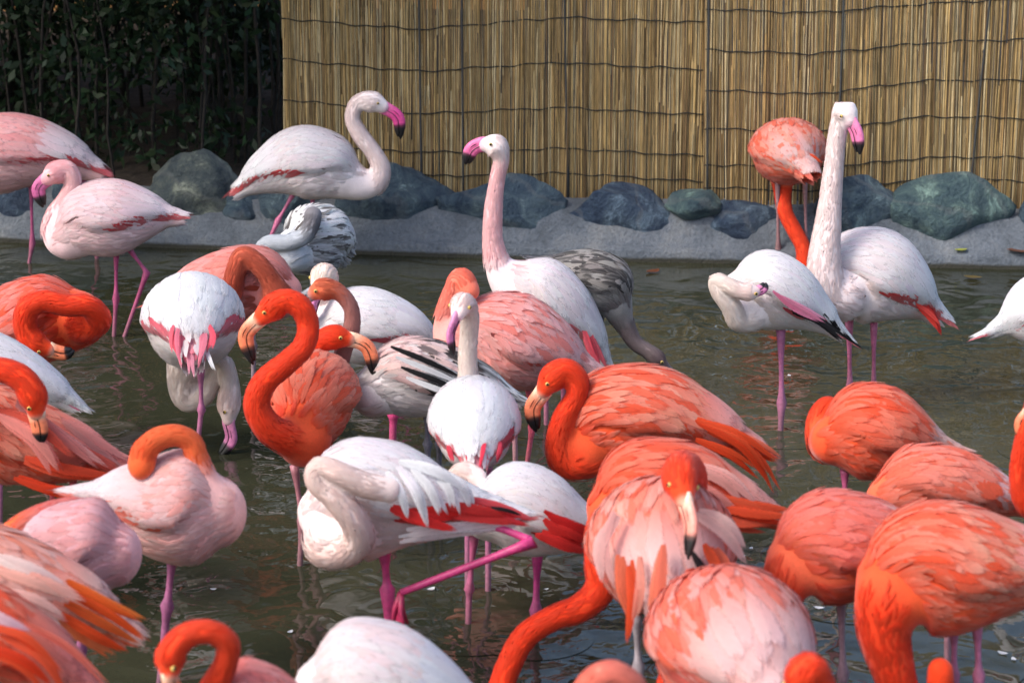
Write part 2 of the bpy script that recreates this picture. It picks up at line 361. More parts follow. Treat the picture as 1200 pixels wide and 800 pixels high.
stones = [(-60, 228, 60, 34, GR), (18, 232, 40, 30, DB), (98, 232, 34, 36, BL), (228, 220, 55, 38, GR), (283, 246, 25, 23, BL), (338, 243, 34, 26, BL),
          (462, 236, 58, 39, BL), (592, 246, 66, 35, BL), (730, 252, 60, 31, DB), (812, 238, 32, 15, GN), (868, 266, 50, 27, DB),
          (1003, 246, 50, 36, BL), (1118, 248, 66, 40, GN), (1215, 262, 24, 30, BL), (1300, 262, 58, 38, DB), (-190, 230, 58, 38, BL), (1430, 262, 60, 36, GR)]
for i, (cx, cy, hw, hh, c) in enumerate(stones):
    stone(cx, cy, hw * 1.13, hh * 1.16, c, i + 3, rough=0.2 if c is not GN else 0.1, tilt=rnd.uniform(-.08, .08))

# ------------------------------------------------------------------ reed screens
def reed_screen(label, px0, px1, ybot_px, dy, wires, poles, seed, htop=1.95, lean=0.0, spread=0.0):
    r0 = random.Random(seed)
    Yr = shore((px0 / 2 + px1 / 2 - 600) / 235) + dy
    pa, pb = at_Y(px0, ybot_px[0], shore((px0 - 600) / 235) + dy), at_Y(px1, ybot_px[1], shore((px1 - 600) / 235) + dy)
    root = empty('reed_screen', tuple((pa + pb) / 2)); tag(root, label, 'screen', 'reed screens above the pond wall')
    L = np.linalg.norm(pb - pa)
    def pt(t, z):                                   # point on the gently billowing screen
        b = pa + (pb - pa) * t
        bul = 0.035 * math.sin(t * L * 2.1 + seed) + 0.02 * math.sin(t * L * 5 + z * 2)
        return np.array([b[0] + lean * (z - 0.25), b[1] + bul, z])
    buf = Buf(); n = int(L / 0.0064)
    pal = [(0.36, 0.25, 0.105), (0.42, 0.31, 0.14), (0.27, 0.18, 0.07), (0.50, 0.40, 0.21), (0.33, 0.21, 0.075), (0.18, 0.11, 0.045), (0.40, 0.27, 0.10)]
    for layer in range(2):
        for i in range(n):
            t = (i + r0.uniform(-.4, .4)) / n
            if not 0 <= t <= 1: continue
            z = r0.uniform(0.12, 0.2)
            base = pt(t, z)[2]
            while z < htop:
                ln = r0.uniform(0.35, 1.5); z1 = min(z + ln, htop + r0.uniform(-.04, .06))
                c = np.array(r0.choice(pal)) * r0.uniform(0.6, 1.35) * np.array([0.98, 0.98, 1.05])
                k = 3; sl = r0.uniform(-.012, .012); rr = r0.uniform(0.0018, 0.0040); off = -0.006 * (1 - layer) + r0.uniform(-.006, .004)
                P = []
                for q in range(k):
                    zz = z + (z1 - z) * q / (k - 1); p = pt(t, zz); p[1] += off; p[0] += sl * (q - 1) * 0.7; P.append(p)
                Vt, Ft = tube_geo(P, [rr, rr, rr * 0.8], 5, False)
                cc = np.repeat(np.stack([c * 0.9, c, c * 1.08]), 5, 0)
                buf.add(Vt, Ft, cc); z = z1 - r0.uniform(0.0, 0.12)
                if z1 >= htop - 0.05: break
    o = buf.build('reeds', M_REED, root); o['kind'] = 'stuff'
    for yl in wires:                                # each binding wire: pixel heights along the panel
        xsn = np.linspace(0, 1, len(yl)); P = []
        for t in np.linspace(0, 1, 90):
            b = pa + (pb - pa) * t
            py = np.interp(t, xsn, yl); q = at_Y(px0 + (px1 - px0) * t, py, b[1]); p = pt(t, q[2])
            p[1] -= 0.013; p[2] += 0.004 * math.sin(t * L * 20 + yl[0]) + 0.003 * math.sin(t * L * 47); P.append(p)
        Vt, Ft = tube_geo(P, [0.0032] * len(P), 5); mesh_obj('binding_wire', Vt, Ft, M_WIRE, root)
    for (xt, xb) in poles:
        P = [pt((xb + (xt - xb) * q / 8 - px0) / (px1 - px0), 0.2 + q * 0.22) for q in range(9)]
        for p in P: p[1] -= 0.012
        Vt, Ft = tube_geo(P, [0.0055] * 9, 6); mesh_obj('support_rod', Vt, Ft, M_POLE, root)
reed_screen('wide straw-coloured reed screen beside the dark thicket, ending at the overlapping seam', 334, 826, (232, 242), 0.36,
            [(22, 33, 20, 27), (70, 82, 73, 82), (117, 131, 126, 135), (168, 176, 174, 183), (200, 203, 203, 213), (-28, -18, -30, -22), (-80, -70, -80, -72)],
            [(494, 497), (657, 668), (543, 546)], 3, lean=0.004)
reed_screen('brighter straw reed screen behind the round grey-green boulder, overlapping the wider one', 824, 1330, (240, 250), 0.31,
            [(10, 14, 6, -2, -2), (58, 62, 52, 46, 58), (105, 109, 96, 95, 108), (150, 153, 138, 140, 150), (192, 196, 186, 186, 195), (218, 224, 210, 214, 222), (-36, -30, -40, -44, -36), (-84, -80, -90, -92, -84)],
            [(985, 980), (1162, 1138), (826, 828)], 5, lean=-0.01)

# ------------------------------------------------------------------ dark thicket
def leaf_cloud(buf, centers, n, size, r0, shade=1.0, flat=0.75):
    cs = [c for c in centers]; wts = [c[3] ** 3 for c in cs]; tot = sum(wts)
    Vs, Cs = [], []
    for c in cs:
        m = max(30, int(n * c[3] ** 3 / tot))
        d = r0.normal(size=(m, 3)); d /= np.linalg.norm(d, axis=1)[:, None]
        rad = c[3] * r0.uniform(0.25, 1, (m, 1)) ** 0.5
        p = np.array(c[:3]) + d * rad * np.array([1, 1, flat])
        a = r0.normal(size=(m, 3)) + np.array([0, 0, -0.5]); a /= np.linalg.norm(a, axis=1)[:, None]
        b = np.cross(a, r0.normal(size=(m, 3))); b /= np.linalg.norm(b, axis=1)[:, None]
        s = size * r0.uniform(0.6, 1.3, (m, 1))
        nrm = np.cross(a, b)
        V = np.stack([p, p + a*s*0.5 + b*s*0.22 + nrm*s*.06, p + a*s, p + a*s*0.5 - b*s*0.22 + nrm*s*.06], 1)
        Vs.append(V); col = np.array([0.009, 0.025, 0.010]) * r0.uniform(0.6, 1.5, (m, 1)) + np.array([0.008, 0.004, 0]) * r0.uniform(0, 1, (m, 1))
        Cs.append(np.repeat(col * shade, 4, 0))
    V = np.concatenate(Vs).reshape(-1, 3); N = len(V) // 4
    F = [(4*i, 4*i+1, 4*i+2, 4*i+3) for i in range(N)]
    buf.add(V, F, np.concatenate(Cs))
def stem(pts, r_a, r_b, seg=7, n=14, wig=0.02, seed=0):
    Q = catmull(np.array(pts), n)
    for i in range(n):
        Q[i] += np.array([noise.noise(Vector((i * .5, seed, 0))), noise.noise(Vector((i * .5, seed, 9))), 0]) * wig
    return tube_geo(Q, np.linspace(r_a, r_b, n), seg)
def thicket_tree(name, label, px, dy, z_top, stems, crowns, n, seed, size=0.085):
    x0 = (px - 600) / 225.0; Y = shore(x0) + dy
    base = at_Y(px, 215, Y); base[2] = 0.3
    root = empty(name, tuple(base)); tag(root, label, 'tree', 'trees of the dark thicket')
    r0 = np.random.default_rng(seed); rr = random.Random(seed)
    buf = Buf()
    for (dx, ddy, lean, rad) in stems:
        b = base + np.array([dx, ddy, -0.2])
        Vt, Ft = stem([b, b + [lean * .3, 0, .7], b + [lean * .7 + rr.uniform(-.08, .08), 0.05, 1.5], b + [lean, .1, z_top]], rad, rad * .5, seed=seed + dx, wig=0.05)
        buf.add(Vt, Ft)
    buf.build('trunk', M_BARK, root)
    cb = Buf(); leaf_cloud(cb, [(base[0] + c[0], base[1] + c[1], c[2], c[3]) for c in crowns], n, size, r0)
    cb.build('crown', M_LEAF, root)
    return root
def stems_for(seed, n, w, rad=(0.006, 0.013)):
    r0 = random.Random(seed)
    return [(r0.uniform(-w, w), r0.uniform(-.35, .35), r0.uniform(-.22, .22), r0.uniform(*rad)) for _ in range(n)]
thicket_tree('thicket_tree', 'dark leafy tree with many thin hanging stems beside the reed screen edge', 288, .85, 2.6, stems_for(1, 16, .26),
             [(0, -.15, .5, .22), (0, 0, 1.6, .5), (-.25, -.3, 1.15, .28), (.12, -.3, 1.12, .2), (.1, -.2, 2.4, .9), (-.05, .3, .9, .35), (0, -1.0, 2.7, .7)], 11000, 21, .07)  # last crown is an unseen overhang, added to darken the thicket
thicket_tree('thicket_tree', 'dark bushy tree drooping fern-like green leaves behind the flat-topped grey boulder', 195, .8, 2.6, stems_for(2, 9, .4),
             [(.1, -.1, .45, .3), (0, 0, 1.35, .5), (.02, -.35, .92, .2), (.22, -.35, .84, .15), (-.2, -.25, 1.05, .3), (0, 0, 2.4, .9), (.1, .3, .8, .35), (0, -1.1, 2.6, .8), (.1, -1.8, 3.0, .7)], 14000, 22, .07)  # last crowns overhang the water out of view, put in for shade
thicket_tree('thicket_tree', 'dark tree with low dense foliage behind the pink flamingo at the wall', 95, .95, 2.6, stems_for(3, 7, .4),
             [(.1, -.2, .45, .3), (0, 0, 1.3, .5), (.1, -.3, .82, .3), (-.3, -.2, .95, .3), (0, 0, 2.4, .9), (-.1, .2, .6, .35), (0, -1.2, 2.6, .8), (-.1, -2.0, 3.0, .8)], 14000, 23, .07)  # forward crowns at the end are added above the view to block sky light
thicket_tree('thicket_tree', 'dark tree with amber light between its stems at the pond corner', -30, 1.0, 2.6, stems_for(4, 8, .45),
             [(-.2, 0, 1.35, .5), (.15, -.2, 1.12, .25), (-.4, -.2, 2.2, .9), (-.4, -.3, .8, .4), (.2, .1, .55, .3), (-.2, -1.2, 2.6, .9), (-.3, -2.0, 3.0, .9)], 13000, 24, .07)  # ends with out-of-view overhanging crowns added to shade the corner
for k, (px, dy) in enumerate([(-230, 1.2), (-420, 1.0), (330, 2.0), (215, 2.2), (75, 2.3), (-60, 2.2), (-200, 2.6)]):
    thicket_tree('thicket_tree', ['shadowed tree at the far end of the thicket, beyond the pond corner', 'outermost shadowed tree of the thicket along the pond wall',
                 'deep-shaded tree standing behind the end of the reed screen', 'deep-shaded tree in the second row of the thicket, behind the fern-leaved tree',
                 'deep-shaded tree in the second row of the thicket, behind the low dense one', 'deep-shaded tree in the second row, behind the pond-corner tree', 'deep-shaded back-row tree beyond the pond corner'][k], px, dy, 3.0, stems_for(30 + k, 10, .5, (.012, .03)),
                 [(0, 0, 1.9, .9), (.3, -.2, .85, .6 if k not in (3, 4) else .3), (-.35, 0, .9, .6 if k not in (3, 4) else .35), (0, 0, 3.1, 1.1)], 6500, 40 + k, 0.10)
# board fence added far behind the thicket so its gaps show amber light
bf = empty('amber_gap_boards', (-3.2, 16.6, 0.3)); tag(bf, 'added wooden boards, coloured amber for the sunlight glimpsed through gaps in the dark thicket', 'fence')
for i in range(34):
    x = -6.6 + i * 0.2; h_ = 2.2 + rnd.uniform(-.03, .03); y = 16.6 + rnd.uniform(-.01, .01); w = .094
    Vb = [(x + a * w, y + b * .012, .3 + c * h_) for a in (-1, 1) for b in (-1, 1) for c in (0, 1)]
    mesh_obj('board', Vb, [(0, 1, 3, 2), (4, 6, 7, 5), (0, 4, 5, 1), (2, 3, 7, 6), (1, 5, 7, 3), (0, 2, 6, 4)], M_BOARD, bf, False)

# ------------------------------------------------------------------ fallen leaves and floating feathers
def small_leaf(name, label, cat, p, size, col, rz, group=None, curl=.25, mat=None):
    n = 7; k = np.linspace(0, 1, n); w = np.sin(k * math.pi) ** .8 * .28 + .015
    V = []; C = []
    for i in range(n):
        for x in (-1, 0, 1):
            q = np.array([(k[i] - .5), x * w[i], curl * ((k[i] - .5) ** 2) + .12 * abs(x) * w[i]]) * size
            V.append((p[0] + q[0] * math.cos(rz) - q[1] * math.sin(rz), p[1] + q[0] * math.sin(rz) + q[1] * math.cos(rz), p[2] + q[2])); C.append(np.array(col) * (1.1 if x else .8))
    F = [(i*3 + j, i*3 + j + 1, i*3 + j + 4, i*3 + j + 3) for i in range(n - 1) for j in range(2)]
    return tag(mesh_obj(name, V, F, mat or M_LEAF, None, True, np.array(C)), label, cat, group)
def ledge(px, dy=.03):
    x = (px - 600) / 235; return np.array([x, shore(x) + dy, .085])
small_leaf('fallen_leaf', 'small yellow-green leaf on the mortar ledge below the round boulder', 'leaf', ledge(1110), .07, (.35, .38, .06), .3)
small_leaf('fallen_leaf', 'long curled brown leaf on the mortar ledge past the round boulder', 'leaf', ledge(1180), .17, (.16, .06, .03), .1)
small_leaf('fallen_leaf', 'reddish brown leaf floating beside the wall near the grey young flamingo', 'leaf', at_z(765, 318, .006), .09, (.16, .05, .02), .8)
small_leaf('fallen_leaf', 'olive brown leaf floating under the yellow-green one', 'leaf', at_z(1140, 325, .006), .09, (.14, .10, .03), -.4)
for i, (fx, fy) in enumerate([(880, 642), (868, 652), (1188, 772), (1175, 765), (505, 690), (340, 740), (960, 712), (640, 690), (1060, 560), (925, 440), (250, 690)]):
    small_leaf('floating_feather', 'tiny white downy feather floating on the pond', 'feather', at_z(fx, fy, .005), rnd.uniform(.015, .035), (.7, .7, .72), rnd.uniform(0, 3), 'white feathers floating on the pond', .5)

# ------------------------------------------------------------------ flamingos
def smooth01(x): x = np.clip(x, 0, 1); return x * x * (3 - 2 * x)

class Torso:
    """swept body surface from chest (u=0) to tail (u=1)"""
    def __init__(s, pts, rad, wr):
        Q = catmull(np.c_[pts, rad], 40); c = Q[:, :3]; r = np.maximum(Q[:, 3], 0.008)
        T = np.gradient(c, axis=0); T /= np.linalg.norm(T, axis=1)[:, None]
        for _ in range(6): T[1:-1] = (T[:-2] + T[1:-1] * 2 + T[2:]) / 4
        T /= np.linalg.norm(T, axis=1)[:, None]
        up = np.array([0, 0, 1.0])
        side = np.cross(T, up); side /= np.linalg.norm(side, axis=1)[:, None]
        U = np.cross(side, T)
        # chest cap
        cc, rr = [], []
        for a in (0.98, 0.88, 0.7, 0.45, 0.2):
            cc.append(c[0] - T[0] * r[0] * a * 0.75); rr.append(r[0] * math.sqrt(1 - a * a))
        ct, rt = [], []
        for a in (0.3, 0.6, 0.85, 0.98):
            ct.append(c[-1] + T[-1] * r[-1] * a * 1.2); rt.append(r[-1] * math.sqrt(1 - a * a))
        s.c = np.concatenate([cc, c, ct]); s.r = np.concatenate([rr, r, rt])
        ex = lambda A: np.concatenate([np.repeat(A[:1], 5, 0), A, np.repeat(A[-1:], 4, 0)])
        s.T, s.S, s.U = ex(T), ex(side), ex(U); s.wr = wr
        d = np.linalg.norm(np.diff(s.c, axis=0), axis=1); s.len = d.sum()
        s.u = np.concatenate([[0], np.cumsum(d)]) / s.len
        s.rend = r[-1]
    def at(s, u):
        uu = np.clip(u, 0, 1); f = lambda A: np.stack([np.interp(uu, s.u, A[:, i]) for i in range(3)], -1)
        c, T, S, U = f(s.c), f(s.T), f(s.S), f(s.U); r = np.interp(uu, s.u, s.r)
        ov = np.maximum(u - 0.93, 0) * s.len
        rext = np.maximum(s.rend * 1.0 - ov * 0.12, 0.008)
        r = np.where(u > 0.93, np.maximum(r, rext), r)
        c = c + T * (np.maximum(u - 1, 0) * s.len)[..., None]
        return c, T, S, U, r
    def surf(s, u, phi, sgn, bulge=0.0):
        c, T, S, U, r = s.at(u)
        n = np.cos(phi)[..., None] * U + (sgn * np.sin(phi))[..., None] * S
        e = np.cos(phi)[..., None] * U + (sgn * np.sin(phi) * s.wr)[..., None] * S
        return c + e * r[..., None] + n * np.asarray(bulge)[..., None], n
    def geo(s, seg=24):
        ang = np.arange(seg) * 2 * math.pi / seg
        V = s.c[:, None] + s.r[:, None, None] * (np.cos(ang)[None, :, None] * s.U[:, None] + s.wr * np.sin(ang)[None, :, None] * s.S[:, None])
        n = len(s.c); F = []
        for i in range(n - 1):
            for j in range(seg): F.append((i*seg + j, i*seg + (j+1) % seg, (i+1)*seg + (j+1) % seg, (i+1)*seg + j))
        F.append(tuple(range(seg - 1, -1, -1))); F.append(tuple((n-1)*seg + j for j in range(seg)))
        return V.reshape(-1, 3), F

class NeckSurf:
    """neck tube run from head (u=0) to chest (u=1), same interface as Torso"""
    def __init__(s, c, r):
        c, r = c[::-1], r[::-1] * 0.985; s.c, s.r, s.wr = c, r, 1.0
        T = np.gradient(c, axis=0); T /= np.linalg.norm(T, axis=1)[:, None]
        a = np.array([0, 0, 1.0]) if abs(T[0][2]) < .8 else np.array([1.0, 0, 0]); N = np.zeros_like(c)
        N[0] = a - T[0] * (a @ T[0]); N[0] /= np.linalg.norm(N[0])
        for i in range(1, len(c)):
            v = N[i-1] - T[i] * (N[i-1] @ T[i]); N[i] = v / np.linalg.norm(v)
        s.T, s.U, s.S = T, N, np.cross(T, N)
        d = np.linalg.norm(np.diff(c, axis=0), axis=1); s.len = d.sum(); s.u = np.concatenate([[0], np.cumsum(d)]) / s.len
    def at(s, u):
        uu = np.clip(u, 0, 1); f = lambda A: np.stack([np.interp(uu, s.u, A[:, i]) for i in range(3)], -1)
        return f(s.c), f(s.T), f(s.S), f(s.U), np.maximum(np.interp(uu, s.u, s.r), 0.012)
    surf = Torso.surf

WPROF = {4: [.35, .85, 1.0, .8, .22], 6: [.3, .7, .95, 1.0, .95, .72, .2], 3: [.5, 1.0, .85, .25]}
def feathers(T, u0, phi0, sgn, L, W, dphi, lift0, lift1, cb, ct, n=4, mid=None, bulge=None, rg=rng, sway=0.0):
    """vectorised feathers lying on the torso; arrays of length F -> V (F,(n+1)*3,3), C, UV, faces"""
    Fn = len(u0); k = np.linspace(0, 1, n + 1)
    u = u0[:, None] + (L / T.len)[:, None] * k[None]; ph = phi0[:, None] + dphi[:, None] * (k[None] ** 1.3)
    prof = np.array(WPROF[n])[None] * (1 + rg.uniform(-.1, .1, (Fn, n + 1)))
    _, _, _, _, r = T.at(u)
    out = []; uv = []; colr = []
    for ci, x in enumerate((-1.0, 0.0, 1.0)):
        dp = x * W[:, None] * prof / np.maximum(r, 0.035 if T.wr != 1.0 or not isinstance(T, NeckSurf) else 0.012)
        b = np.zeros_like(u) if bulge is None else bulge(u, ph + dp)
        lift = lift0[:, None] + (lift1 - lift0)[:, None] * k[None] - (0.10 * W[:, None] if x else 0)
        p2 = ph + dp; s2 = np.broadcast_to(sgn[:, None], p2.shape)
        P, _n = T.surf(u + (0.012 * rg.uniform(-1, 1, u.shape) * (k[None] > .8) if x else -0.0 * u), p2, s2, b + lift)
        out.append(P); uv.append(np.stack([np.full_like(u, x * 0.5), np.broadcast_to(k[None], u.shape) + u0[:, None] * 37 + phi0[:, None] * 11, np.broadcast_to(k[None], u.shape)], -1))
        kk = (k[None, :, None]) ** 1.2
        c = cb[:, None] * (1 - kk) + ct[:, None] * kk
        if mid is not None:
            if x == 0: c = c * (1 - 0.85) + mid[:, None] * 0.85
        elif x == 0: c = c * 0.96
        colr.append(np.broadcast_to(c, (Fn, n + 1, 3)))
    V = np.stack(out, 2).reshape(Fn, -1, 3); C = np.stack(colr, 2).reshape(Fn, -1, 3); UV = np.stack(uv, 2).reshape(Fn, -1, 3)
    F = []
    for i in range(n):
        for j in range(2): F.append((i*3 + j, i*3 + j + 1, i*3 + j + 4, i*3 + j + 3))
    return V, C, UV, F

def lin(h):                            # sRGB 0-255 -> linear, kept below a plausible albedo
    c = np.array(h, float) / 255
    return np.minimum(np.where(c <= 0.04045, c / 12.92, ((c + 0.055) / 1.055) ** 2.4), 0.86)
PAL = {
 # neck, head, breast, covert base, covert tip, long feather base, long tip, lower edge (red), tail, legs, bill base, bill mid
 'white':  dict(neck=(240, 218, 214), head=(243, 222, 218), breast=(240, 222, 220), cb=(240, 224, 226), ct=(245, 239, 242), lb=(243, 230, 234), lt=(246, 240, 243), low=(214, 50, 56), tail=(232, 120, 128), leg=(194, 104, 138), b0=(226, 130, 170), b1=(218, 100, 150)),
 'snow':   dict(neck=(238, 222, 212), head=(240, 214, 206), breast=(238, 226, 224), cb=(240, 230, 232), ct=(246, 242, 245), lb=(244, 234, 238), lt=(247, 243, 246), low=(222, 70, 90), tail=(236, 130, 145), leg=(184, 108, 146), b0=(226, 150, 180), b1=(205, 120, 165)),
 'pale':   dict(neck=(238, 190, 190), head=(236, 172, 176), breast=(236, 200, 200), cb=(234, 196, 198), ct=(243, 222, 224), lb=(238, 208, 212), lt=(244, 226, 229), low=(208, 48, 58), tail=(236, 190, 194), leg=(170, 70, 112), b0=(205, 110, 150), b1=(190, 92, 140)),
 'pink':   dict(neck=(244, 132, 112), head=(244, 120, 95), breast=(240, 160, 150), cb=(238, 132, 120), ct=(247, 200, 198), lb=(240, 156, 150), lt=(246, 196, 194), low=(228, 72, 50), tail=(238, 120, 100), leg=(205, 90, 120), b0=(240, 200, 170), b1=(238, 110, 80)),
 'blush':  dict(neck=(243, 112, 62), head=(240, 100, 50), breast=(241, 182, 174), cb=(241, 168, 158), ct=(246, 218, 217), lb=(243, 200, 198), lt=(247, 224, 225), low=(236, 96, 62), tail=(238, 140, 120), leg=(160, 90, 128), b0=(240, 215, 190), b1=(240, 120, 90)),
 'orange': dict(neck=(234, 66, 30), head=(236, 68, 28), breast=(236, 88, 48), cb=(238, 86, 48), ct=(247, 176, 152), lb=(241, 128, 102), lt=(248, 204, 194), low=(235, 72, 30), tail=(238, 84, 40), leg=(170, 110, 120), b0=(240, 222, 190), b1=(244, 130, 90)),
 'coral':  dict(neck=(235, 72, 36), head=(236, 70, 32), breast=(236, 104, 70), cb=(239, 104, 72), ct=(247, 188, 174), lb=(242, 150, 134), lt=(248, 212, 208), low=(234, 70, 32), tail=(238, 92, 52), leg=(165, 110, 128), b0=(240, 222, 190), b1=(244, 130, 90)),
 'salmon': dict(neck=(196, 92, 66), head=(190, 84, 60), breast=(232, 150, 140), cb=(232, 140, 128), ct=(240, 170, 162), lb=(236, 156, 148), lt=(242, 184, 180), low=(225, 100, 80), tail=(238, 150, 140), leg=(150, 130, 140), b0=(225, 200, 180), b1=(230, 130, 110)),
 'juvgrey':dict(neck=(150, 146, 148), head=(120, 112, 114), breast=(205, 205, 208), cb=(232, 230, 230), ct=(244, 244, 246), lb=(190, 186, 186), lt=(236, 236, 240), low=(110, 104, 104), tail=(150, 145, 145), leg=(110, 105, 112), b0=(130, 130, 138), b1=(110, 110, 116), mid=(70, 60, 54)),
 'juvdark':dict(neck=(150, 132, 130), head=(112, 92, 94), breast=(150, 146, 142), cb=(150, 142, 136), ct=(196, 188, 182), lb=(170, 160, 154), lt=(206, 198, 194), low=(120, 112, 108), tail=(120, 114, 112), leg=(110, 105, 112), b0=(120, 105, 108), b1=(100, 90, 94), mid=(48, 46, 46)),
 'juvpied':dict(neck=(176, 118, 110), head=(200, 98, 66), breast=(226, 218, 216), cb=(232, 196, 190), ct=(244, 222, 220), lb=(225, 220, 220), lt=(246, 244, 246), low=(60, 56, 56), tail=(70, 66, 66), leg=(120, 112, 120), b0=(150, 152, 160), b1=(120, 120, 126), mid=(26, 24, 24)),
}
DARK = lin((22, 20, 22))

BIRDS = []; RIPPLES = []
def bird(label, yc, pal, torso, neck, bill=None, legs=(), dd=0.0, wr=0.9, name='flamingo', wing=1.0, over=None, lift=None, droop=0.0, wingspan=(0.22, 0.98), red=1.0, black=0, tail_out=1.0, plumes=()):
    BIRDS.append(dict(label=label, yc=yc, pal=pal, torso=torso, neck=neck, bill=bill, legs=legs, dd=dd, wr=wr, name=name, wing=wing, over=over or {}, lift=lift, droop=droop, span=wingspan, red=red, black=black, tail_out=tail_out, plumes=plumes))

def lg(*p, **k): return dict(p=list(p), **k)
# every bird: torso chest -> tail and neck chest -> head as (photo x, photo y, offset away from camera in m, radius in photo px)
bird('large pink flamingo with red-edged tail at the wall, behind the pale S-necked one', 190, 'pale',
     [(-45, 195, 0, 34), (-10, 185, 0, 44), (30, 180, 0, 40), (75, 188, 0, 26), (105, 200, 0, 12)],
     [(-45, 200, 0, 30), (-75, 205, 0, 18), (-95, 180, 0, 12), (-85, 145, 0, 10), (-95, 110, 0, 10), (-112, 105, 0, 14)], [(-127, 115, 0), (-138, 125, 0), (-138, 148, 0)],
     [lg((36, 205, 0), (38, 285, 0), (29, 338, 0)), lg((95, 195, .1), (113, 290, .1), (115, 345, .1))],
     over=dict(cb=(236, 160, 160), ct=(240, 196, 198), breast=(226, 176, 172), neck=(238, 150, 130)))
bird('pale pink flamingo with S-curved neck and drooping bill, striding by the pond corner', 260, 'pale',
     [(70, 282, 0, 20), (82, 275, 0, 28), (105, 263, 0, 40), (140, 257, 0, 41), (172, 256, 0, 26), (198, 257, 0, 9)],
     [(92, 276, 0, 28), (74, 284, 0, 21), (62, 272, 0, 15), (64, 252, 0, 11), (78, 232, 0, 10), (86, 212, 0, 10), (79, 199, 0, 11), (65, 203, 0, 14)], [(52, 212, 0), (45, 221, 0), (51, 243, 0)],
     [lg((136, 290, 0), (136, 350, 0), (133, 402, 0)), lg((150, 290, 0), (172, 319, 0), (143, 402, 0))])
bird('white flamingo with raised hooked neck and bright pink bill, before the reed screen', 195, 'white',
     [(428, 217, 0, 17), (410, 211, 0, 25), (388, 200, 0, 36), (352, 193, 0, 40), (315, 205, 0, 24), (288, 221, 0, 9)],
     [(405, 210, 0, 26), (425, 217, 0, 19), (440, 214, 0, 15), (446, 198, 0, 12), (437, 178, 0, 10), (422, 158, 0, 10), (413, 138, 0, 9), (420, 121, 0, 10), (438, 120, 0, 13)], [(452, 127, 0), (466, 137, 0), (469, 163, 0)],
     [lg((345, 225, 0), (326, 258, 0), (300, 315, 0)), lg((366, 225, .05), (367, 260, .05), (367, 318, .05))], over=dict(b1=(214, 70, 140), tail=(228, 96, 96)))
bird('speckled white and grey young flamingo, grey neck folded over its back', 285, 'juvgrey',
     [(345, 295, -.05, 28), (362, 288, 0, 38), (376, 285, .08, 38), (388, 290, .18, 22)],
     [(345, 300, -.1, 20), (322, 304, -.1, 14), (308, 296, -.12, 11), (314, 286, -.14, 10), (338, 284, -.16, 10), (357, 276, -.16, 10), (365, 262, -.15, 10), (367, 252, -.12, 11)], None,
     [lg((365, 318, 0), (365, 345, 0), (365, 372, 0))], name='juvenile_flamingo', red=0, black=0,
     over=dict(neck=(196, 200, 206), head=(118, 114, 118)))
bird('salmon-pink flamingo with brownish neck folded down, behind the white one seen from the rear', 340, 'salmon',
     [(332, 348, 0, 28), (312, 338, 0, 38), (278, 335, 0, 38), (235, 338, 0, 24), (198, 350, 0, 7)],
     [(325, 348, -.12, 20), (318, 330, -.14, 13), (300, 308, -.15, 12), (285, 300, -.15, 12), (277, 316, -.15, 12), (272, 345, -.14, 13)], None,
     [lg((297, 370, 0), (297, 405, 0), (297, 440, 0))])
bird('white flamingo seen from behind, dipping its head to the water, pink streaked tail', 385, 'snow',
     [(226, 402, .24, 30), (226, 388, .14, 47), (226, 380, 0, 53), (226, 394, -.14, 38), (226, 412, -.22, 16)],
     [(220, 420, .22, 24), (213, 448, .22, 17), (219, 468, .22, 15), (237, 464, .22, 13), (252, 442, .22, 11), (262, 424, .2, 10), (269, 448, .18, 11), (268, 476, .16, 14)], [(268, 496, .15), (271, 514, .15), (257, 535, .15)],
     [lg((235, 432, .02), (236, 480, .02), (233, 508, .02))], wr=1.0, black=0, over=dict(low=(226, 92, 110), tail=(236, 130, 150)), tail_out=.8, wingspan=(.22, .84),
     plumes=[((230, 96, 112), 5, [(204, 378, -.2), (202, 398, -.26), (206, 418, -.29)]), ((236, 120, 140), 6, [(212, 380, -.2), (210, 402, -.27), (214, 428, -.31)]), ((232, 90, 110), 5, [(246, 378, -.2), (250, 396, -.26), (246, 412, -.29)]),
             ((236, 130, 150), 6, [(238, 382, -.2), (238, 405, -.27), (232, 430, -.31)]), ((240, 150, 170), 5, [(225, 395, -.22), (224, 420, -.29), (225, 442, -.32)]), ((236, 236, 246), 4, [(240, 402, -.22), (244, 418, -.28), (249, 434, -.31)])])
bird('vivid orange flamingo with a great S-shaped neck, beside the white head-dipping one', 475, 'orange',
     [(352, 505, -.12, 38), (362, 480, -.02, 48), (372, 462, .1, 44), (382, 450, .22, 20)],
     [(358, 515, -.12, 34), (338, 514, -.2, 22), (314, 500, -.24, 18), (301, 474, -.25, 16), (310, 448, -.25, 15), (335, 426, -.24, 14), (356, 405, -.22, 13), (361, 380, -.2, 13), (350, 358, -.2, 14), (333, 352, -.2, 14), (318, 362, -.2, 16)], [(300, 377, -.2), (288, 392, -.2), (297, 427, -.2)],
     [lg((345, 545, -.05), (354, 610, -.05), (350, 690, -.05)), lg((366, 540, .03), (370, 610, .03), (367, 690, .03))], wr=.95, black=0, red=.5)
bird('orange flamingo whose head with black-tipped bill pokes out behind the S-necked one', 463, 'orange',
     [(390, 462, .02, 18), (376, 460, .04, 24), (362, 462, .1, 22), (350, 470, .18, 10)],
     [(382, 462, 0, 18), (374, 440, 0, 13), (370, 418, 0, 12), (377, 400, 0, 13), (394, 395, 0, 15)], [(414, 398, 0), (430, 406, 0), (440, 442, 0)],
     [lg((365, 480, 0), (365, 540, 0), (365, 600, 0))], dd=.05, black=0)
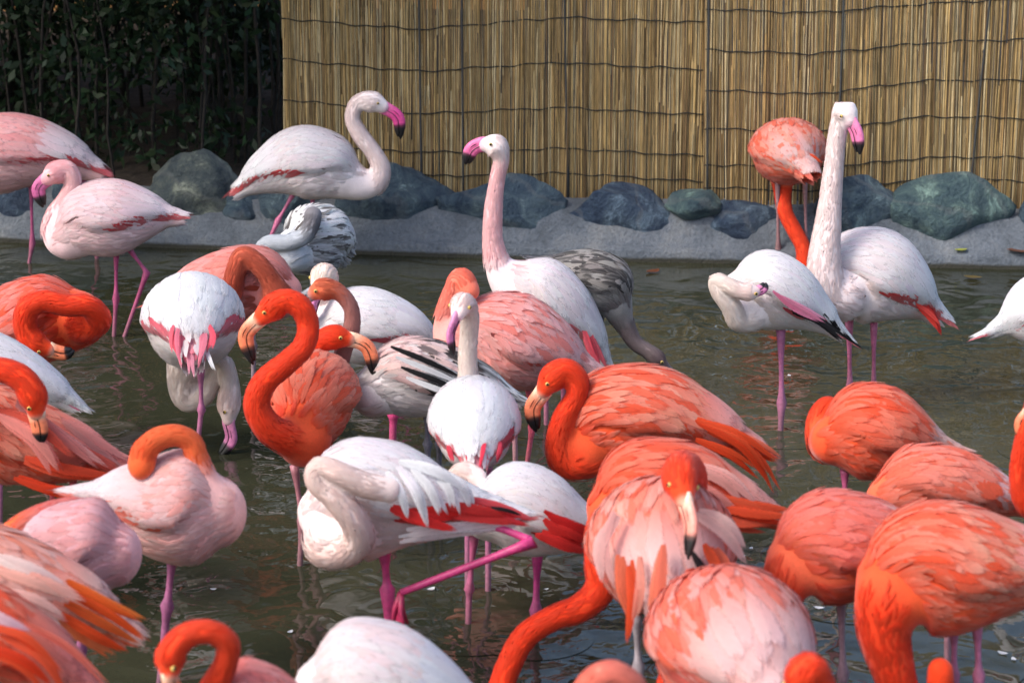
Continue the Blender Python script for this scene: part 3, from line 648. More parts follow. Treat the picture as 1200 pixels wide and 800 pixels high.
bird('white flamingo with cream head bowed, body behind the young pied one', 385, 'snow',
     [(385, 392, 0, 28), (408, 386, 0, 40), (440, 386, 0, 40), (475, 392, 0, 26), (505, 406, 0, 8)],
     [(380, 400, .02, 22), (372, 380, .04, 13), (374, 352, .06, 12), (383, 332, .04, 13), (379, 324, -.02, 16)], [(372, 346, -.05), (367, 362, -.06), (364, 380, -.06)],
     [lg((455, 420, 0), (461, 485, 0), (460, 522, 0), r=.013, c=(205, 70, 125))], over=dict(neck=(240, 205, 195), head=(244, 222, 208)))
bird('young pied flamingo with black and white wings, brown-pink arched neck and grey bill', 452, 'juvpied',
     [(432, 458, 0, 26), (462, 448, 0, 40), (508, 448, 0, 40), (555, 456, 0, 24), (592, 468, 0, 8)],
     [(440, 465, -.02, 26), (415, 462, 0, 16), (399, 440, .0, 11), (402, 412, 0, 10), (412, 385, 0, 10), (411, 360, 0, 9), (396, 342, 0, 10), (377, 339, 0, 14)], [(364, 345, 0), (356, 350, 0), (347, 362, 0, .8)],
     [lg((500, 480, 0), (501, 520, 0), (502, 560, 0), c=(112, 110, 124)), lg((515, 480, .08), (515, 520, .08), (514, 560, .08), c=(112, 110, 124))], name='juvenile_flamingo',
     plumes=[(((24, 22, 24) if (i + r) % 2 == 0 else (242, 240, 242)), 3.9, [(458 + 14 * i + 6 * r, 406 + 6 * i + 12 * r - i * r, -.185 + .004 * i), (498 + 13 * i + 4 * r, 422 + 6 * i + 11 * r - i * r, -.195 + .010 * i), (545 + 9 * i, 444 + 4.5 * i + 7.5 * r, -.17 + .016 * i)]) for r in range(4) for i in range(8)])
bird('white flamingo with upright cream neck and red-streaked tail, next to the pied young one', 505, 'snow',
     [(550, 478, .22, 26), (552, 488, .13, 40), (556, 500, 0, 47), (556, 520, -.12, 38), (557, 542, -.2, 15)],
     [(550, 478, .16, 20), (549, 448, .15, 13), (548, 415, .14, 11), (550, 385, .12, 11), (549, 364, .08, 12), (541, 357, .02, 14)], [(534, 374, -.02), (528, 392, -.03), (532, 418, -.03)],
     [lg((548, 545, 0), (548, 580, 0), (548, 625, 0)), lg((572, 545, 0), (572, 580, 0), (572, 625, 0))], wr=.97, black=0, over=dict(low=(220, 60, 80)), tail_out=.8, wingspan=(.22, .86),
     plumes=[((224, 60, 84), 4, [(546, 516, -.18), (547, 530, -.23), (551, 548, -.26)]), ((224, 56, 80), 4, [(566, 514, -.18), (565, 528, -.23), (562, 546, -.26)]), ((222, 70, 90), 4, [(528, 512, -.15), (526, 524, -.19), (530, 540, -.21)]), ((222, 70, 90), 4, [(584, 512, -.15), (587, 524, -.19), (583, 540, -.21)]), ((226, 84, 104), 5, [(556, 530, -.2), (557, 545, -.24), (558, 560, -.26)])])
bird('pink flamingo with salmon neck arched over, standing behind the rear-facing white one', 402, 'pink',
     [(535, 392, 0, 28), (560, 392, 0, 42), (600, 405, 0, 54), (645, 420, 0, 38), (680, 434, 0, 12)],
     [(535, 405, -.02, 24), (519, 392, 0, 15), (523, 366, 0, 13), (532, 342, 0, 13), (541, 327, -.02, 14), (550, 340, -.04, 13)], None,
     [lg((600, 445, 0), (603, 500, 0), (604, 545, 0), c=(196, 140, 150)), lg((618, 445, .05), (624, 500, .05), (617, 548, .05), c=(228, 96, 120))])
bird('tall white flamingo, neck straight up, head turned in profile against the reed screen', 345, 'white',
     [(594, 326, 0, 24), (616, 338, 0, 37), (650, 360, 0, 37), (680, 390, 0, 22), (698, 415, 0, 9)],
     [(602, 335, 0, 30), (587, 318, 0, 20), (578, 288, 0, 13), (578, 248, 0, 11), (583, 208, 0, 9), (587, 185, 0, 10), (580, 171, 0, 15)], [(565, 169, 0), (553, 175, 0), (546, 193, 0)],
     [lg((640, 385, 0), (640, 440, 0), (640, 500, 0)), lg((658, 390, .05), (660, 440, .05), (660, 500, .05))], over=dict(neck=(244, 190, 190), tail=(238, 96, 110), low=(238, 110, 124)), red=.6,
     plumes=[((238, 100, 112), 6, [(682, 384, -.08), (690, 405, -.09), (700, 438, -.09)]), ((240, 110, 120), 6, [(688, 384, -.07), (700, 408, -.07), (713, 430, -.07)]), ((238, 90, 104), 5, [(686, 390, -.09), (694, 412, -.1), (706, 434, -.1)])])
bird('dark grey streaked young flamingo reaching its neck down to the water', 338, 'juvdark',
     [(724, 358, 0, 20), (714, 344, 0, 30), (695, 332, 0, 31), (668, 322, 0, 22), (645, 315, 0, 8)],
     [(722, 358, 0, 22), (733, 382, 0, 12), (745, 402, 0, 9), (760, 412, 0, 9), (771, 421, 0, 10)], [(780, 430, 0), (786, 438, 0), (788, 446, 0)],
     [lg((690, 360, 0), (690, 400, 0), (690, 455, 0)), lg((705, 360, .05), (705, 400, .05), (705, 455, .05))], name='juvenile_flamingo', red=0, black=0)
bird('white flamingo preening with its neck folded back, black wing tip showing', 350, 'snow',
     [(864, 346, 0, 27), (888, 342, 0, 42), (922, 352, 0, 38), (952, 370, 0, 20), (974, 386, 0, 8)],
     [(880, 365, -.05, 24), (866, 374, -.1, 15), (856, 358, -.13, 12), (842, 340, -.14, 10), (839, 328, -.14, 9), (852, 334, -.16, 10), (868, 341, -.17, 10), (881, 342, -.17, 11)], [(888, 341, -.17), (894, 338, -.17), (897, 331, -.165)],
     [lg((915, 385, 0), (916, 472, 0), (913, 548, 0), r=.0105)], black=1,
     plumes=[((26, 24, 26), 5, [(930, 366, -.13), (958, 376, -.12), (990, 400, -.1)]), ((30, 28, 30), 4, [(938, 362, -.13), (965, 378, -.12), (988, 392, -.1)]), ((236, 130, 160), 6, [(905, 342, -.17), (928, 358, -.16), (958, 372, -.13)]), ((240, 150, 175), 5, [(915, 348, -.17), (940, 362, -.15), (968, 378, -.12)])])
bird('tall white flamingo with straight thick neck, pink bill with black tip, red tail', 325, 'white',
     [(972, 338, 0, 27), (990, 326, 0, 44), (1025, 328, 0, 54), (1060, 345, 0, 36), (1086, 364, 0, 12)],
     [(985, 345, -.1, 34), (970, 338, -.14, 26), (966, 305, -.15, 20), (971, 255, -.14, 15), (976, 205, -.13, 12), (981, 160, -.12, 11), (986, 138, -.12, 12), (990, 130, -.13, 16)], [(998, 144, -.15), (1004, 156, -.16), (1007, 181, -.165)],
     [lg((995, 375, 0), (996, 455, 0), (997, 530, 0), r=.0098), lg((1024, 378, 0), (1024, 455, 0), (1024, 530, 0))], over=dict(tail=(230, 70, 62), low=(220, 60, 60), b0=(236, 150, 185), b1=(228, 124, 170)),
     plumes=[((228, 64, 56), 6, [(1078, 352, -.06), (1092, 366, -.06), (1104, 388, -.06)]), ((232, 74, 64), 6, [(1074, 358, -.08), (1086, 368, -.08), (1098, 384, -.08)])])
bird('orange flamingo seen from behind at the wall, neck hanging straight down', 190, 'coral',
     [(919, 190, .16, 24), (921, 183, .08, 33), (924, 181, 0, 36), (930, 188, -.12, 28), (940, 198, -.19, 12)],
     [(918, 200, .1, 18), (917, 222, .05, 11), (920, 248, .0, 9), (931, 270, -.03, 9), (941, 290, -.06, 9), (943, 308, -.08, 10), (943, 324, -.08, 11)], None,
     [lg((911, 205, 0), (912, 292, 0), (912, 332, 0), c=(150, 110, 112)), lg((943, 205, 0), (945, 292, 0), (944, 332, 0), c=(150, 110, 112))], wr=1.14, red=1,
     plumes=[((238, 86, 46), 6, [(930, 178, -.17), (948, 184, -.2), (960, 196, -.2)]), ((238, 80, 40), 6, [(920, 190, -.17), (938, 194, -.21), (952, 208, -.22)]), ((30, 26, 26), 3, [(912, 200, -.14), (924, 196, -.19), (936, 196, -.22)]), ((240, 220, 216), 3, [(944, 190, -.2), (950, 197, -.225), (954, 204, -.23)])])
bird('white flamingo with plain white rump, beyond the tall straight-necked white one', 370, 'snow',
     [(1262, 362, 0, 34), (1235, 364, 0, 42), (1208, 372, 0, 36), (1188, 380, 0, 20), (1178, 384, 0, 8)],
     [(1265, 360, 0, 26), (1290, 345, 0, 15), (1285, 300, 0, 11), (1275, 260, 0, 10), (1285, 235, 0, 14)], [(1300, 245, 0), (1310, 252, 0), (1312, 275, 0)],
     [lg((1225, 395, 0), (1225, 470, 0), (1225, 540, 0))], black=0, red=.5)
bird('orange flamingo preening, its neck coiled round its pink-white flank', 378, 'orange',
     [(96, 374, 0, 34), (62, 376, 0, 46), (20, 384, 0, 44), (-25, 392, 0, 28), (-60, 400, 0, 10)],
     [(100, 378, -.08, 26), (115, 372, -.14, 16), (104, 359, -.18, 13), (78, 358, -.2, 13), (50, 353, -.21, 13), (32, 364, -.21, 14), (31, 388, -.21, 14), (44, 404, -.21, 15)], [(62, 411, -.21), (76, 414, -.21), (87, 410, -.21, .8)],
     [lg((50, 410, 0), (50, 440, 0), (50, 480, 0))], over=dict(ct=(240, 160, 150), lt=(240, 190, 190)))
bird('white flamingo mostly hidden behind the preening orange one, pink tail tip', 445, 'snow',
     [(-50, 430, 0, 36), (-15, 436, 0, 40), (20, 444, 0, 30), (52, 458, 0, 18), (74, 470, 0, 9)],
     [(-50, 425, 0, 24), (-80, 420, 0, 14), (-90, 380, 0, 11), (-80, 350, 0, 10), (-92, 335, 0, 13)], [(-105, 345, 0), (-113, 352, 0), (-113, 372, 0)],
     [lg((0, 470, 0), (0, 530, 0), (0, 570, 0))], black=0, red=0, over=dict(tail=(220, 90, 130)))
bird('deep orange flamingo preening its spread back feathers, pale bill pointing down', 525, 'orange',
     [(-55, 508, 0, 44), (-15, 512, 0, 52), (32, 524, 0, 46), (82, 536, 0, 30), (120, 546, 0, 12)],
     [(-50, 500, -.08, 30), (-50, 460, -.16, 18), (-25, 436, -.2, 15), (5, 434, -.2, 15), (28, 446, -.2, 16), (40, 468, -.2, 17)], [(43, 488, -.2), (46, 500, -.2), (48, 520, -.2, .8)],
     [lg((60, 560, 0), (62, 600, 0), (62, 680, 0), c=(190, 80, 90)), lg((85, 555, 0), (87, 600, 0), (87, 680, 0), c=(190, 80, 90))], lift=.012, droop=.12, over=dict(lt=(240, 150, 140)),
     plumes=[((236, 100, 78), 11, [(-10, 478, -.16), (40, 500, -.19), (84, 545, -.18)]), ((240, 150, 140), 10, [(20, 470, -.14), (70, 505, -.15), (120, 540, -.12)]), ((238, 84, 50), 10, [(30, 540, -.15), (75, 556, -.15), (128, 566, -.1)]), ((236, 74, 36), 9, [(20, 556, -.16), (60, 572, -.15), (118, 574, -.1)]),
             ((244, 160, 150), 9, [(70, 495, -.05), (110, 520, -.05), (148, 545, -.03)]), ((238, 110, 92), 9, [(60, 512, -.1), (100, 532, -.1), (146, 554, -.06)]), ((240, 140, 128), 12, [(0, 490, -.18), (44, 515, -.2), (70, 550, -.19)])])
bird('pale pink flamingo with bright orange neck looped onto its back, one purple leg', 595, 'blush',
     [(258, 600, 0, 42), (232, 600, 0, 62), (188, 598, 0, 58), (145, 590, 0, 36), (112, 586, 0, 12)],
     [(245, 590, -.02, 30), (238, 560, -.02, 18), (230, 535, -.02, 14), (224, 518, -.02, 13), (206, 510, -.03, 13), (184, 515, -.04, 14), (169, 530, -.05, 16), (166, 546, -.06, 17)], None,
     [lg((203, 645, 0), (196, 710, 0), (190, 775, 0), r=.0105)], black=0)
bird('pale pink flamingo with flat orange neck laid along its back', 648, 'blush',
     [(138, 650, 0, 38), (118, 648, 0, 52), (82, 645, 0, 48), (42, 640, 0, 32), (10, 640, 0, 12)],
     [(135, 640, .1, 26), (118, 608, .1, 15), (90, 596, .06, 14), (58, 601, .02, 14), (28, 615, -.02, 15), (10, 628, -.04, 16)], None,
     [lg((95, 690, 0), (95, 760, 0), (95, 840, 0))], over=dict(neck=(222, 84, 62), breast=(232, 170, 168), cb=(232, 164, 162), ct=(238, 200, 204), lb=(234, 190, 194)), black=0)
bird('orange and pale pink flamingo with fanned wing feathers, beside the flat-necked pink one', 705, 'coral',
     [(-75, 690, 0, 50), (-35, 685, 0, 62), (20, 695, 0, 54), (75, 714, 0, 38), (118, 736, 0, 16)],
     [(-75, 690, 0, 30), (-105, 690, 0, 17), (-120, 650, 0, 14), (-100, 610, 0, 13), (-110, 580, 0, 17)], [(-125, 590, 0), (-138, 600, 0), (-138, 630, 0)],
     [lg((20, 740, 0), (20, 800, 0), (20, 900, 0))], lift=.02, droop=.1, over=dict(cb=(240, 140, 110), ct=(246, 200, 190), lt=(246, 200, 186), low=(242, 96, 40), tail=(244, 110, 50)),
     plumes=[((246, 206, 200), 12, [(-10, 650, -.16), (40, 668, -.19), (84, 690, -.18)]), ((246, 180, 165), 13, [(-5, 668, -.18), (45, 685, -.2), (92, 706, -.19)]), ((244, 190, 180), 12, [(-10, 690, -.2), (35, 700, -.21), (72, 726, -.2)]),
             ((243, 110, 44), 8, [(80, 682, -.12), (120, 706, -.12), (166, 728, -.1)]), ((242, 92, 34), 8, [(82, 695, -.14), (122, 716, -.14), (170, 748, -.12)]), ((242, 100, 40), 8, [(78, 705, -.16), (118, 728, -.16), (160, 752, -.13)]), ((240, 84, 32), 8, [(70, 718, -.17), (108, 738, -.17), (150, 758, -.14)]), ((244, 130, 80), 7, [(70, 730, -.18), (100, 748, -.17), (132, 768, -.14)])])
bird('orange flamingo with long drooping red back plumes, next to the fanned-wing one', 775, 'orange',
     [(-110, 750, -.05, 50), (-70, 745, -.05, 60), (-15, 752, -.05, 52), (35, 775, -.05, 34), (75, 800, -.05, 14)],
     [(-110, 755, 0, 30), (-140, 750, 0, 17), (-150, 710, 0, 14), (-135, 670, 0, 13), (-145, 640, 0, 17)], [(-160, 650, 0), (-172, 660, 0), (-172, 690, 0)],
     [lg((-10, 800, 0), (-10, 870, 0), (-10, 960, 0))], lift=.02, droop=.15, dd=-.12, over=dict(lt=(238, 150, 140)),
     plumes=[((240, 196, 204), 11, [(-30, 712, -.16), (5, 728, -.18), (35, 738, -.17)]), ((236, 76, 36), 10, [(-20, 730, -.18), (30, 745, -.19), (75, 790, -.17)]), ((238, 84, 46), 9, [(0, 748, -.18), (50, 770, -.19), (80, 812, -.17)]), ((240, 120, 100), 5, [(30, 728, -.14), (80, 758, -.14), (126, 805, -.12)]), ((236, 70, 30), 10, [(-30, 755, -.2), (20, 775, -.2), (55, 810, -.18)])])
bird('orange flamingo with tightly curled neck, head lowered before its pink back', 840, 'coral',
     [(252, 835, 0, 40), (275, 838, 0, 54), (310, 842, 0, 46), (345, 850, 0, 26), (370, 858, 0, 10)],
     [(250, 835, -.03, 30), (252, 805, -.06, 18), (265, 775, -.08, 14), (266, 752, -.09, 14), (246, 740, -.1, 14), (220, 744, -.11, 15), (203, 760, -.12, 17), (199, 775, -.12, 18)], [(199, 794, -.13), (204, 808, -.13), (214, 826, -.13, .8)],
     [lg((285, 880, 0), (285, 940, 0), (285, 1020, 0))], over=dict(cb=(240, 130, 120), ct=(244, 170, 164)))
bird('white flamingo with rounded back and faint pink shoulder, beside the curled-neck orange one', 810, 'snow',
     [(375, 812, 0, 42), (405, 806, 0, 66), (455, 806, 0, 64), (505, 818, 0, 40), (545, 830, 0, 14)],
     [(378, 815, 0, 34), (350, 840, 0, 20), (335, 880, 0, 15), (345, 920, 0, 13), (365, 950, 0, 16)], [(380, 960, 0), (390, 970, 0), (385, 990, 0)],
     [lg((455, 860, 0), (455, 930, 0), (455, 1010, 0))], over=dict(cb=(240, 214, 212)))
bird('large white flamingo standing on one leg, neck tucked under its wing, red wing edge', 600, 'white',
     [(380, 608, 0, 38), (405, 594, 0, 66), (455, 588, 0, 62), (515, 598, 0, 36), (560, 606, 0, 17), (598, 608, 0, 8)],
     [(385, 635, -.08, 32), (408, 640, -.13, 24), (421, 628, -.17, 19), (412, 605, -.2, 17), (391, 580, -.21, 16), (371, 560, -.21, 15), (374, 548, -.21, 14), (398, 555, -.22, 14), (428, 568, -.21, 15), (456, 574, -.19, 16)], None,
     [lg((450, 645, 0), (454, 690, 0), (462, 850, 0), r=.0115, c=(206, 70, 128)), lg((545, 612, -.05), (590, 620, -.08), (626, 634, -.1), (470, 694, -.1), foot=False, hock=2, r=.0105, c=(196, 60, 118))],
     over=dict(neck=(240, 212, 202), head=(238, 214, 204), breast=(238, 214, 210), tail=(236, 226, 226), low=(220, 44, 40)), red=1.3, lift=.006, wr=.85,
     plumes=[((218, 40, 36), 11, [(455, 596, -.165), (490, 606, -.17), (530, 612, -.14)]), ((222, 46, 40), 11, [(480, 604, -.16), (520, 606, -.15), (565, 606, -.11)]), ((226, 60, 56), 11, [(520, 596, -.14), (560, 598, -.12), (600, 604, -.08)]), ((228, 80, 84), 8, [(545, 584, -.11), (585, 592, -.08), (624, 606, -.05)]), ((224, 56, 60), 8, [(535, 600, -.12), (575, 602, -.1), (618, 610, -.06)]), ((40, 34, 36), 2.5, [(575, 594, -.11), (595, 598, -.1), (612, 604, -.08)]),
             ((244, 238, 242), 10, [(470, 548, -.16), (488, 575, -.19), (500, 616, -.18)]), ((245, 240, 244), 9, [(485, 548, -.16), (508, 575, -.18), (522, 606, -.17)]), ((244, 240, 244), 9, [(500, 552, -.14), (526, 576, -.16), (534, 600, -.155)]), ((245, 241, 245), 9, [(512, 556, -.12), (540, 574, -.14), (552, 604, -.13)]), ((244, 236, 240), 10, [(455, 552, -.17), (470, 578, -.195), (478, 610, -.19)]), ((245, 241, 245), 10, [(470, 540, -.14), (510, 556, -.16), (545, 584, -.14)]),
             ((242, 232, 232), 8, [(470, 632, -.14), (540, 621, -.1), (612, 612, -.05)]), ((240, 228, 228), 8, [(480, 624, -.15), (545, 616, -.11), (606, 609, -.06)])])
bird('white flamingo with red wing patch behind the large one-legged one', 608, 'snow',
     [(565, 602, 0, 32), (595, 598, 0, 48), (632, 608, 0, 47), (670, 622, 0, 28), (705, 634, 0, 10)],
     [(565, 600, .05, 24), (545, 612, .1, 15), (530, 600, .14, 12), (528, 570, .14, 11), (545, 552, .1, 12), (560, 560, .08, 12)], None,
     [lg((556, 625, .1), (550, 690, .1), (549, 722, .1), c=(186, 90, 130)), lg((630, 645, 0), (628, 715, 0), (625, 775, 0), c=(190, 60, 130), r=.0105)], dd=.42, over=dict(low=(214, 40, 36)), red=1.2,
     plumes=[((212, 40, 36), 11, [(635, 612, -.14), (662, 626, -.14), (692, 640, -.1)]), ((216, 44, 40), 10, [(632, 622, -.145), (660, 636, -.14), (690, 646, -.1)]), ((208, 36, 36), 9, [(640, 602, -.13), (668, 618, -.12), (695, 632, -.08)])])
bird('orange flamingo with hooked neck and black-tipped bill, long tail plumes trailing', 495, 'orange',
     [(682, 528, 0, 34), (712, 502, 0, 56), (762, 490, 0, 52), (818, 504, 0, 34), (862, 522, 0, 14)],
     [(690, 530, -.04, 32), (664, 540, -.06, 22), (655, 515, -.07, 16), (662, 488, -.07, 14), (675, 465, -.07, 13), (677, 445, -.07, 13), (663, 433, -.07, 14), (648, 443, -.07, 17)], [(634, 462, -.07), (624, 478, -.07), (629, 506, -.07)],
     [lg((760, 535, 0), (762, 590, 0), (760, 700, 0))], droop=.1, lift=.008, tail_out=1.6, black=0, over=dict(lb=(240, 130, 110), lt=(245, 184, 174)),
     plumes=[((237, 84, 40), 8, [(815, 490, -.1), (862, 508, -.1), (908, 545, -.06)]), ((236, 78, 34), 8, [(820, 500, -.11), (866, 520, -.11), (900, 560, -.08)]), ((238, 92, 52), 7, [(830, 506, -.1), (880, 530, -.09), (910, 578, -.06)]), ((236, 76, 32), 7, [(818, 512, -.12), (858, 532, -.11), (886, 556, -.09)]), ((242, 130, 100), 6, [(840, 500, -.06), (885, 518, -.06), (912, 534, -.04)])])
bird('orange flamingo feeding, neck sweeping down low in a long bend', 582, 'orange',
     [(712, 602, 0, 32), (740, 585, 0, 54), (798, 576, 0, 48), (852, 592, 0, 28), (895, 606, 0, 11)],
     [(735, 590, -.02, 34), (716, 625, -.05, 32), (708, 660, -.08, 24), (703, 690, -.1, 19), (680, 712, -.12, 17), (648, 724, -.14, 15), (615, 746, -.16, 15), (594, 785, -.18, 15), (580, 830, -.2, 16), (575, 860, -.2, 20)], [(566, 880, -.2), (560, 900, -.2), (570, 930, -.2)],
     [lg((790, 620, 0), (790, 690, 0), (790, 800, 0))], droop=.08, lift=.006, over=dict(ct=(243, 150, 126), lt=(245, 180, 168)),
     plumes=[((237, 84, 46), 9, [(845, 580, -.1), (885, 592, -.09), (930, 604, -.06)]), ((236, 78, 40), 9, [(840, 592, -.11), (880, 604, -.1), (922, 612, -.07)]), ((238, 92, 60), 9, [(830, 602, -.12), (865, 614, -.11), (905, 616, -.08)]), ((245, 176, 164), 12, [(800, 545, -.1), (850, 562, -.1), (880, 590, -.09)]), ((244, 160, 146), 12, [(790, 560, -.13), (830, 578, -.13), (862, 602, -.11)])])
bird('orange flamingo seen from behind, head turned over its back to preen, wings half open', 655, 'coral',
     [(775, 640, .2, 44), (775, 638, .12, 64), (776, 650, 0, 76), (780, 680, -.12, 52), (785, 712, -.2, 20)],
     [(785, 625, .18, 30), (806, 590, .16, 20), (812, 560, .1, 17), (804, 546, .0, 18), (797, 553, -.1, 21), (797, 566, -.14, 21)], [(804, 590, -.19), (810, 614, -.23), (806, 655, -.26, .7)],
     [lg((745, 720, 0), (748, 780, 0), (750, 870, 0), c=(150, 140, 145)), lg((800, 720, 0), (802, 780, 0), (803, 870, 0), c=(150, 140, 145))], wr=1.02, lift=.02, droop=.15, dd=-.1, over=dict(b0=(240, 226, 196), b1=(244, 150, 130)),
     plumes=[((237, 86, 44), 9, [(738, 660, -.22), (742, 700, -.25), (736, 752, -.25)]), ((244, 150, 130), 10, [(752, 650, -.23), (752, 690, -.27), (746, 728, -.27)]), ((240, 110, 76), 9, [(728, 650, -.2), (726, 690, -.22), (732, 728, -.22)]), ((240, 116, 84), 9, [(838, 640, -.18), (852, 668, -.2), (846, 700, -.2)]), ((238, 92, 50), 10, [(828, 640, -.2), (840, 670, -.22), (826, 690, -.23)]), ((246, 186, 176), 12, [(815, 600, -.12), (848, 618, -.14), (872, 652, -.12)]), ((34, 24, 26), 9, [(815, 645, -.2), (824, 670, -.22), (828, 700, -.22)]),
             ((240, 120, 92), 12, [(775, 640, -.24), (770, 690, -.29), (766, 728, -.3)]), ((245, 180, 172), 12, [(725, 600, -.12), (708, 640, -.17), (716, 690, -.19)])])
bird('pink and orange flamingo turned away, large pale scalloped back feathers', 765, 'coral',
     [(825, 752, .2, 50), (838, 748, .12, 70), (858, 762, 0, 82), (885, 790, -.12, 58), (905, 820, -.2, 22)],
     [(818, 760, .2, 34), (790, 800, .2, 20), (770, 850, .2, 16), (765, 900, .2, 15), (755, 930, .2, 18)], [(745, 945, .2), (738, 960, .2), (745, 990, .2)],
     [lg((860, 840, 0), (860, 900, 0), (860, 980, 0))], wr=1.05, lift=.012, droop=.1, over=dict(lb=(242, 170, 160), lt=(246, 206, 204), ct=(245, 180, 170)))
bird('flamingo with smooth salmon neck arched over, beside the pale scalloped-back one', 870, 'pink',
     [(770, 868, 0, 34), (800, 870, 0, 48), (840, 880, 0, 40), (880, 890, 0, 14)],
     [(768, 870, -.1, 28), (752, 835, -.14, 18), (738, 800, -.16, 16), (713, 789, -.17, 16), (692, 802, -.17, 17), (684, 825, -.17, 19)], [(680, 845, -.17), (676, 860, -.17), (682, 885, -.17)],
     [lg((800, 905, 0), (800, 980, 0), (800, 1060, 0))], dd=-.2)
bird('flamingo with round bowed orange head, between the scalloped-back and the largest orange ones', 880, 'orange',
     [(985, 880, 0, 38), (1015, 880, 0, 54), (1055, 890, 0, 46), (1095, 900, 0, 16)],
     [(983, 880, -.1, 28), (972, 840, -.14, 19), (960, 800, -.16, 18), (947, 783, -.17, 22), (941, 796, -.17, 23)], [(938, 820, -.18), (934, 836, -.18), (940, 862, -.18)],
     [lg((1020, 920, 0), (1020, 1000, 0), (1020, 1080, 0))], dd=-.15)
bird('round orange flamingo asleep with its head tucked, a nub of neck on top', 515, 'orange',
     [(970, 518, 0, 28), (995, 512, 0, 48), (1035, 512, 0, 50), (1075, 520, 0, 26), (1098, 525, 0, 9)],
     [(968, 520, .05, 24), (957, 500, .08, 14), (961, 482, .1, 11), (970, 475, .12, 11), (984, 484, .12, 12)], None,
     [lg((990, 550, 0), (990, 590, 0), (990, 650, 0))], over=dict(ct=(243, 150, 124), leg=(190, 90, 130)))
bird('pale pink and orange flamingo lying low between the sleeping and the largest orange ones', 575, 'coral',
     [(1034, 588, 0, 26), (1062, 576, 0, 40), (1108, 572, 0, 39), (1155, 584, 0, 26), (1192, 594, 0, 10)],
     [(1035, 595, .05, 22), (1018, 600, .08, 14), (1008, 622, .1, 12), (1015, 645, .1, 12), (1030, 655, .1, 14)], None,
     [lg((1110, 605, 0), (1110, 660, 0), (1110, 740, 0))], over=dict(ct=(244, 170, 154), lb=(244, 200, 196), lt=(246, 216, 216)))
bird('coral flamingo with its neck lowered, standing beside the largest orange one', 652, 'coral',
     [(922, 662, 0, 32), (942, 652, 0, 54), (982, 646, 0, 62), (1030, 640, 0, 44), (1075, 640, 0, 16)],
     [(925, 672, -.04, 34), (918, 700, -.06, 25), (920, 725, -.07, 19), (930, 755, -.08, 16), (945, 785, -.08, 15), (950, 815, -.08, 18)], None,
     [lg((985, 690, 0), (988, 790, 0), (988, 850, 0), c=(160, 130, 145))], over=dict(cb=(238, 112, 90), ct=(243, 150, 140)))
bird('largest orange flamingo, pale pink wing and neck lowered towards the water', 690, 'orange',
     [(1040, 690, 0, 46), (1066, 674, 0, 68), (1120, 672, 0, 72), (1190, 672, 0, 46), (1250, 676, 0, 16)],
     [(1045, 700, -.04, 46), (1036, 735, -.06, 34), (1044, 775, -.07, 27), (1058, 815, -.08, 22), (1080, 840, -.08, 18), (1100, 815, -.08, 16), (1102, 785, -.08, 16)], None,
     [lg((1145, 730, 0), (1147, 790, 0), (1150, 900, 0), c=(190, 110, 140)), lg((1118, 730, .1), (1118, 790, .1), (1118, 890, .1), c=(190, 110, 140))], lift=.008, droop=.08, over=dict(lb=(242, 150, 136), lt=(246, 186, 178)))
bird('orange flamingo holding its neck in a tight bend above the low pale-pink one', 570, 'orange',
     [(1255, 585, 0, 36), (1290, 575, 0, 52), (1340, 575, 0, 46), (1390, 590, 0, 16)],
     [(1255, 585, -.1, 28), (1225, 600, -.13, 18), (1202, 588, -.15, 14), (1196, 560, -.15, 13), (1200, 525, -.15, 13), (1208, 495, -.15, 13), (1218, 470, -.15, 16)], [(1206, 485, -.15), (1198, 495, -.15), (1202, 520, -.15)],
     [lg((1320, 620, 0), (1320, 680, 0), (1320, 760, 0))], dd=-.1)


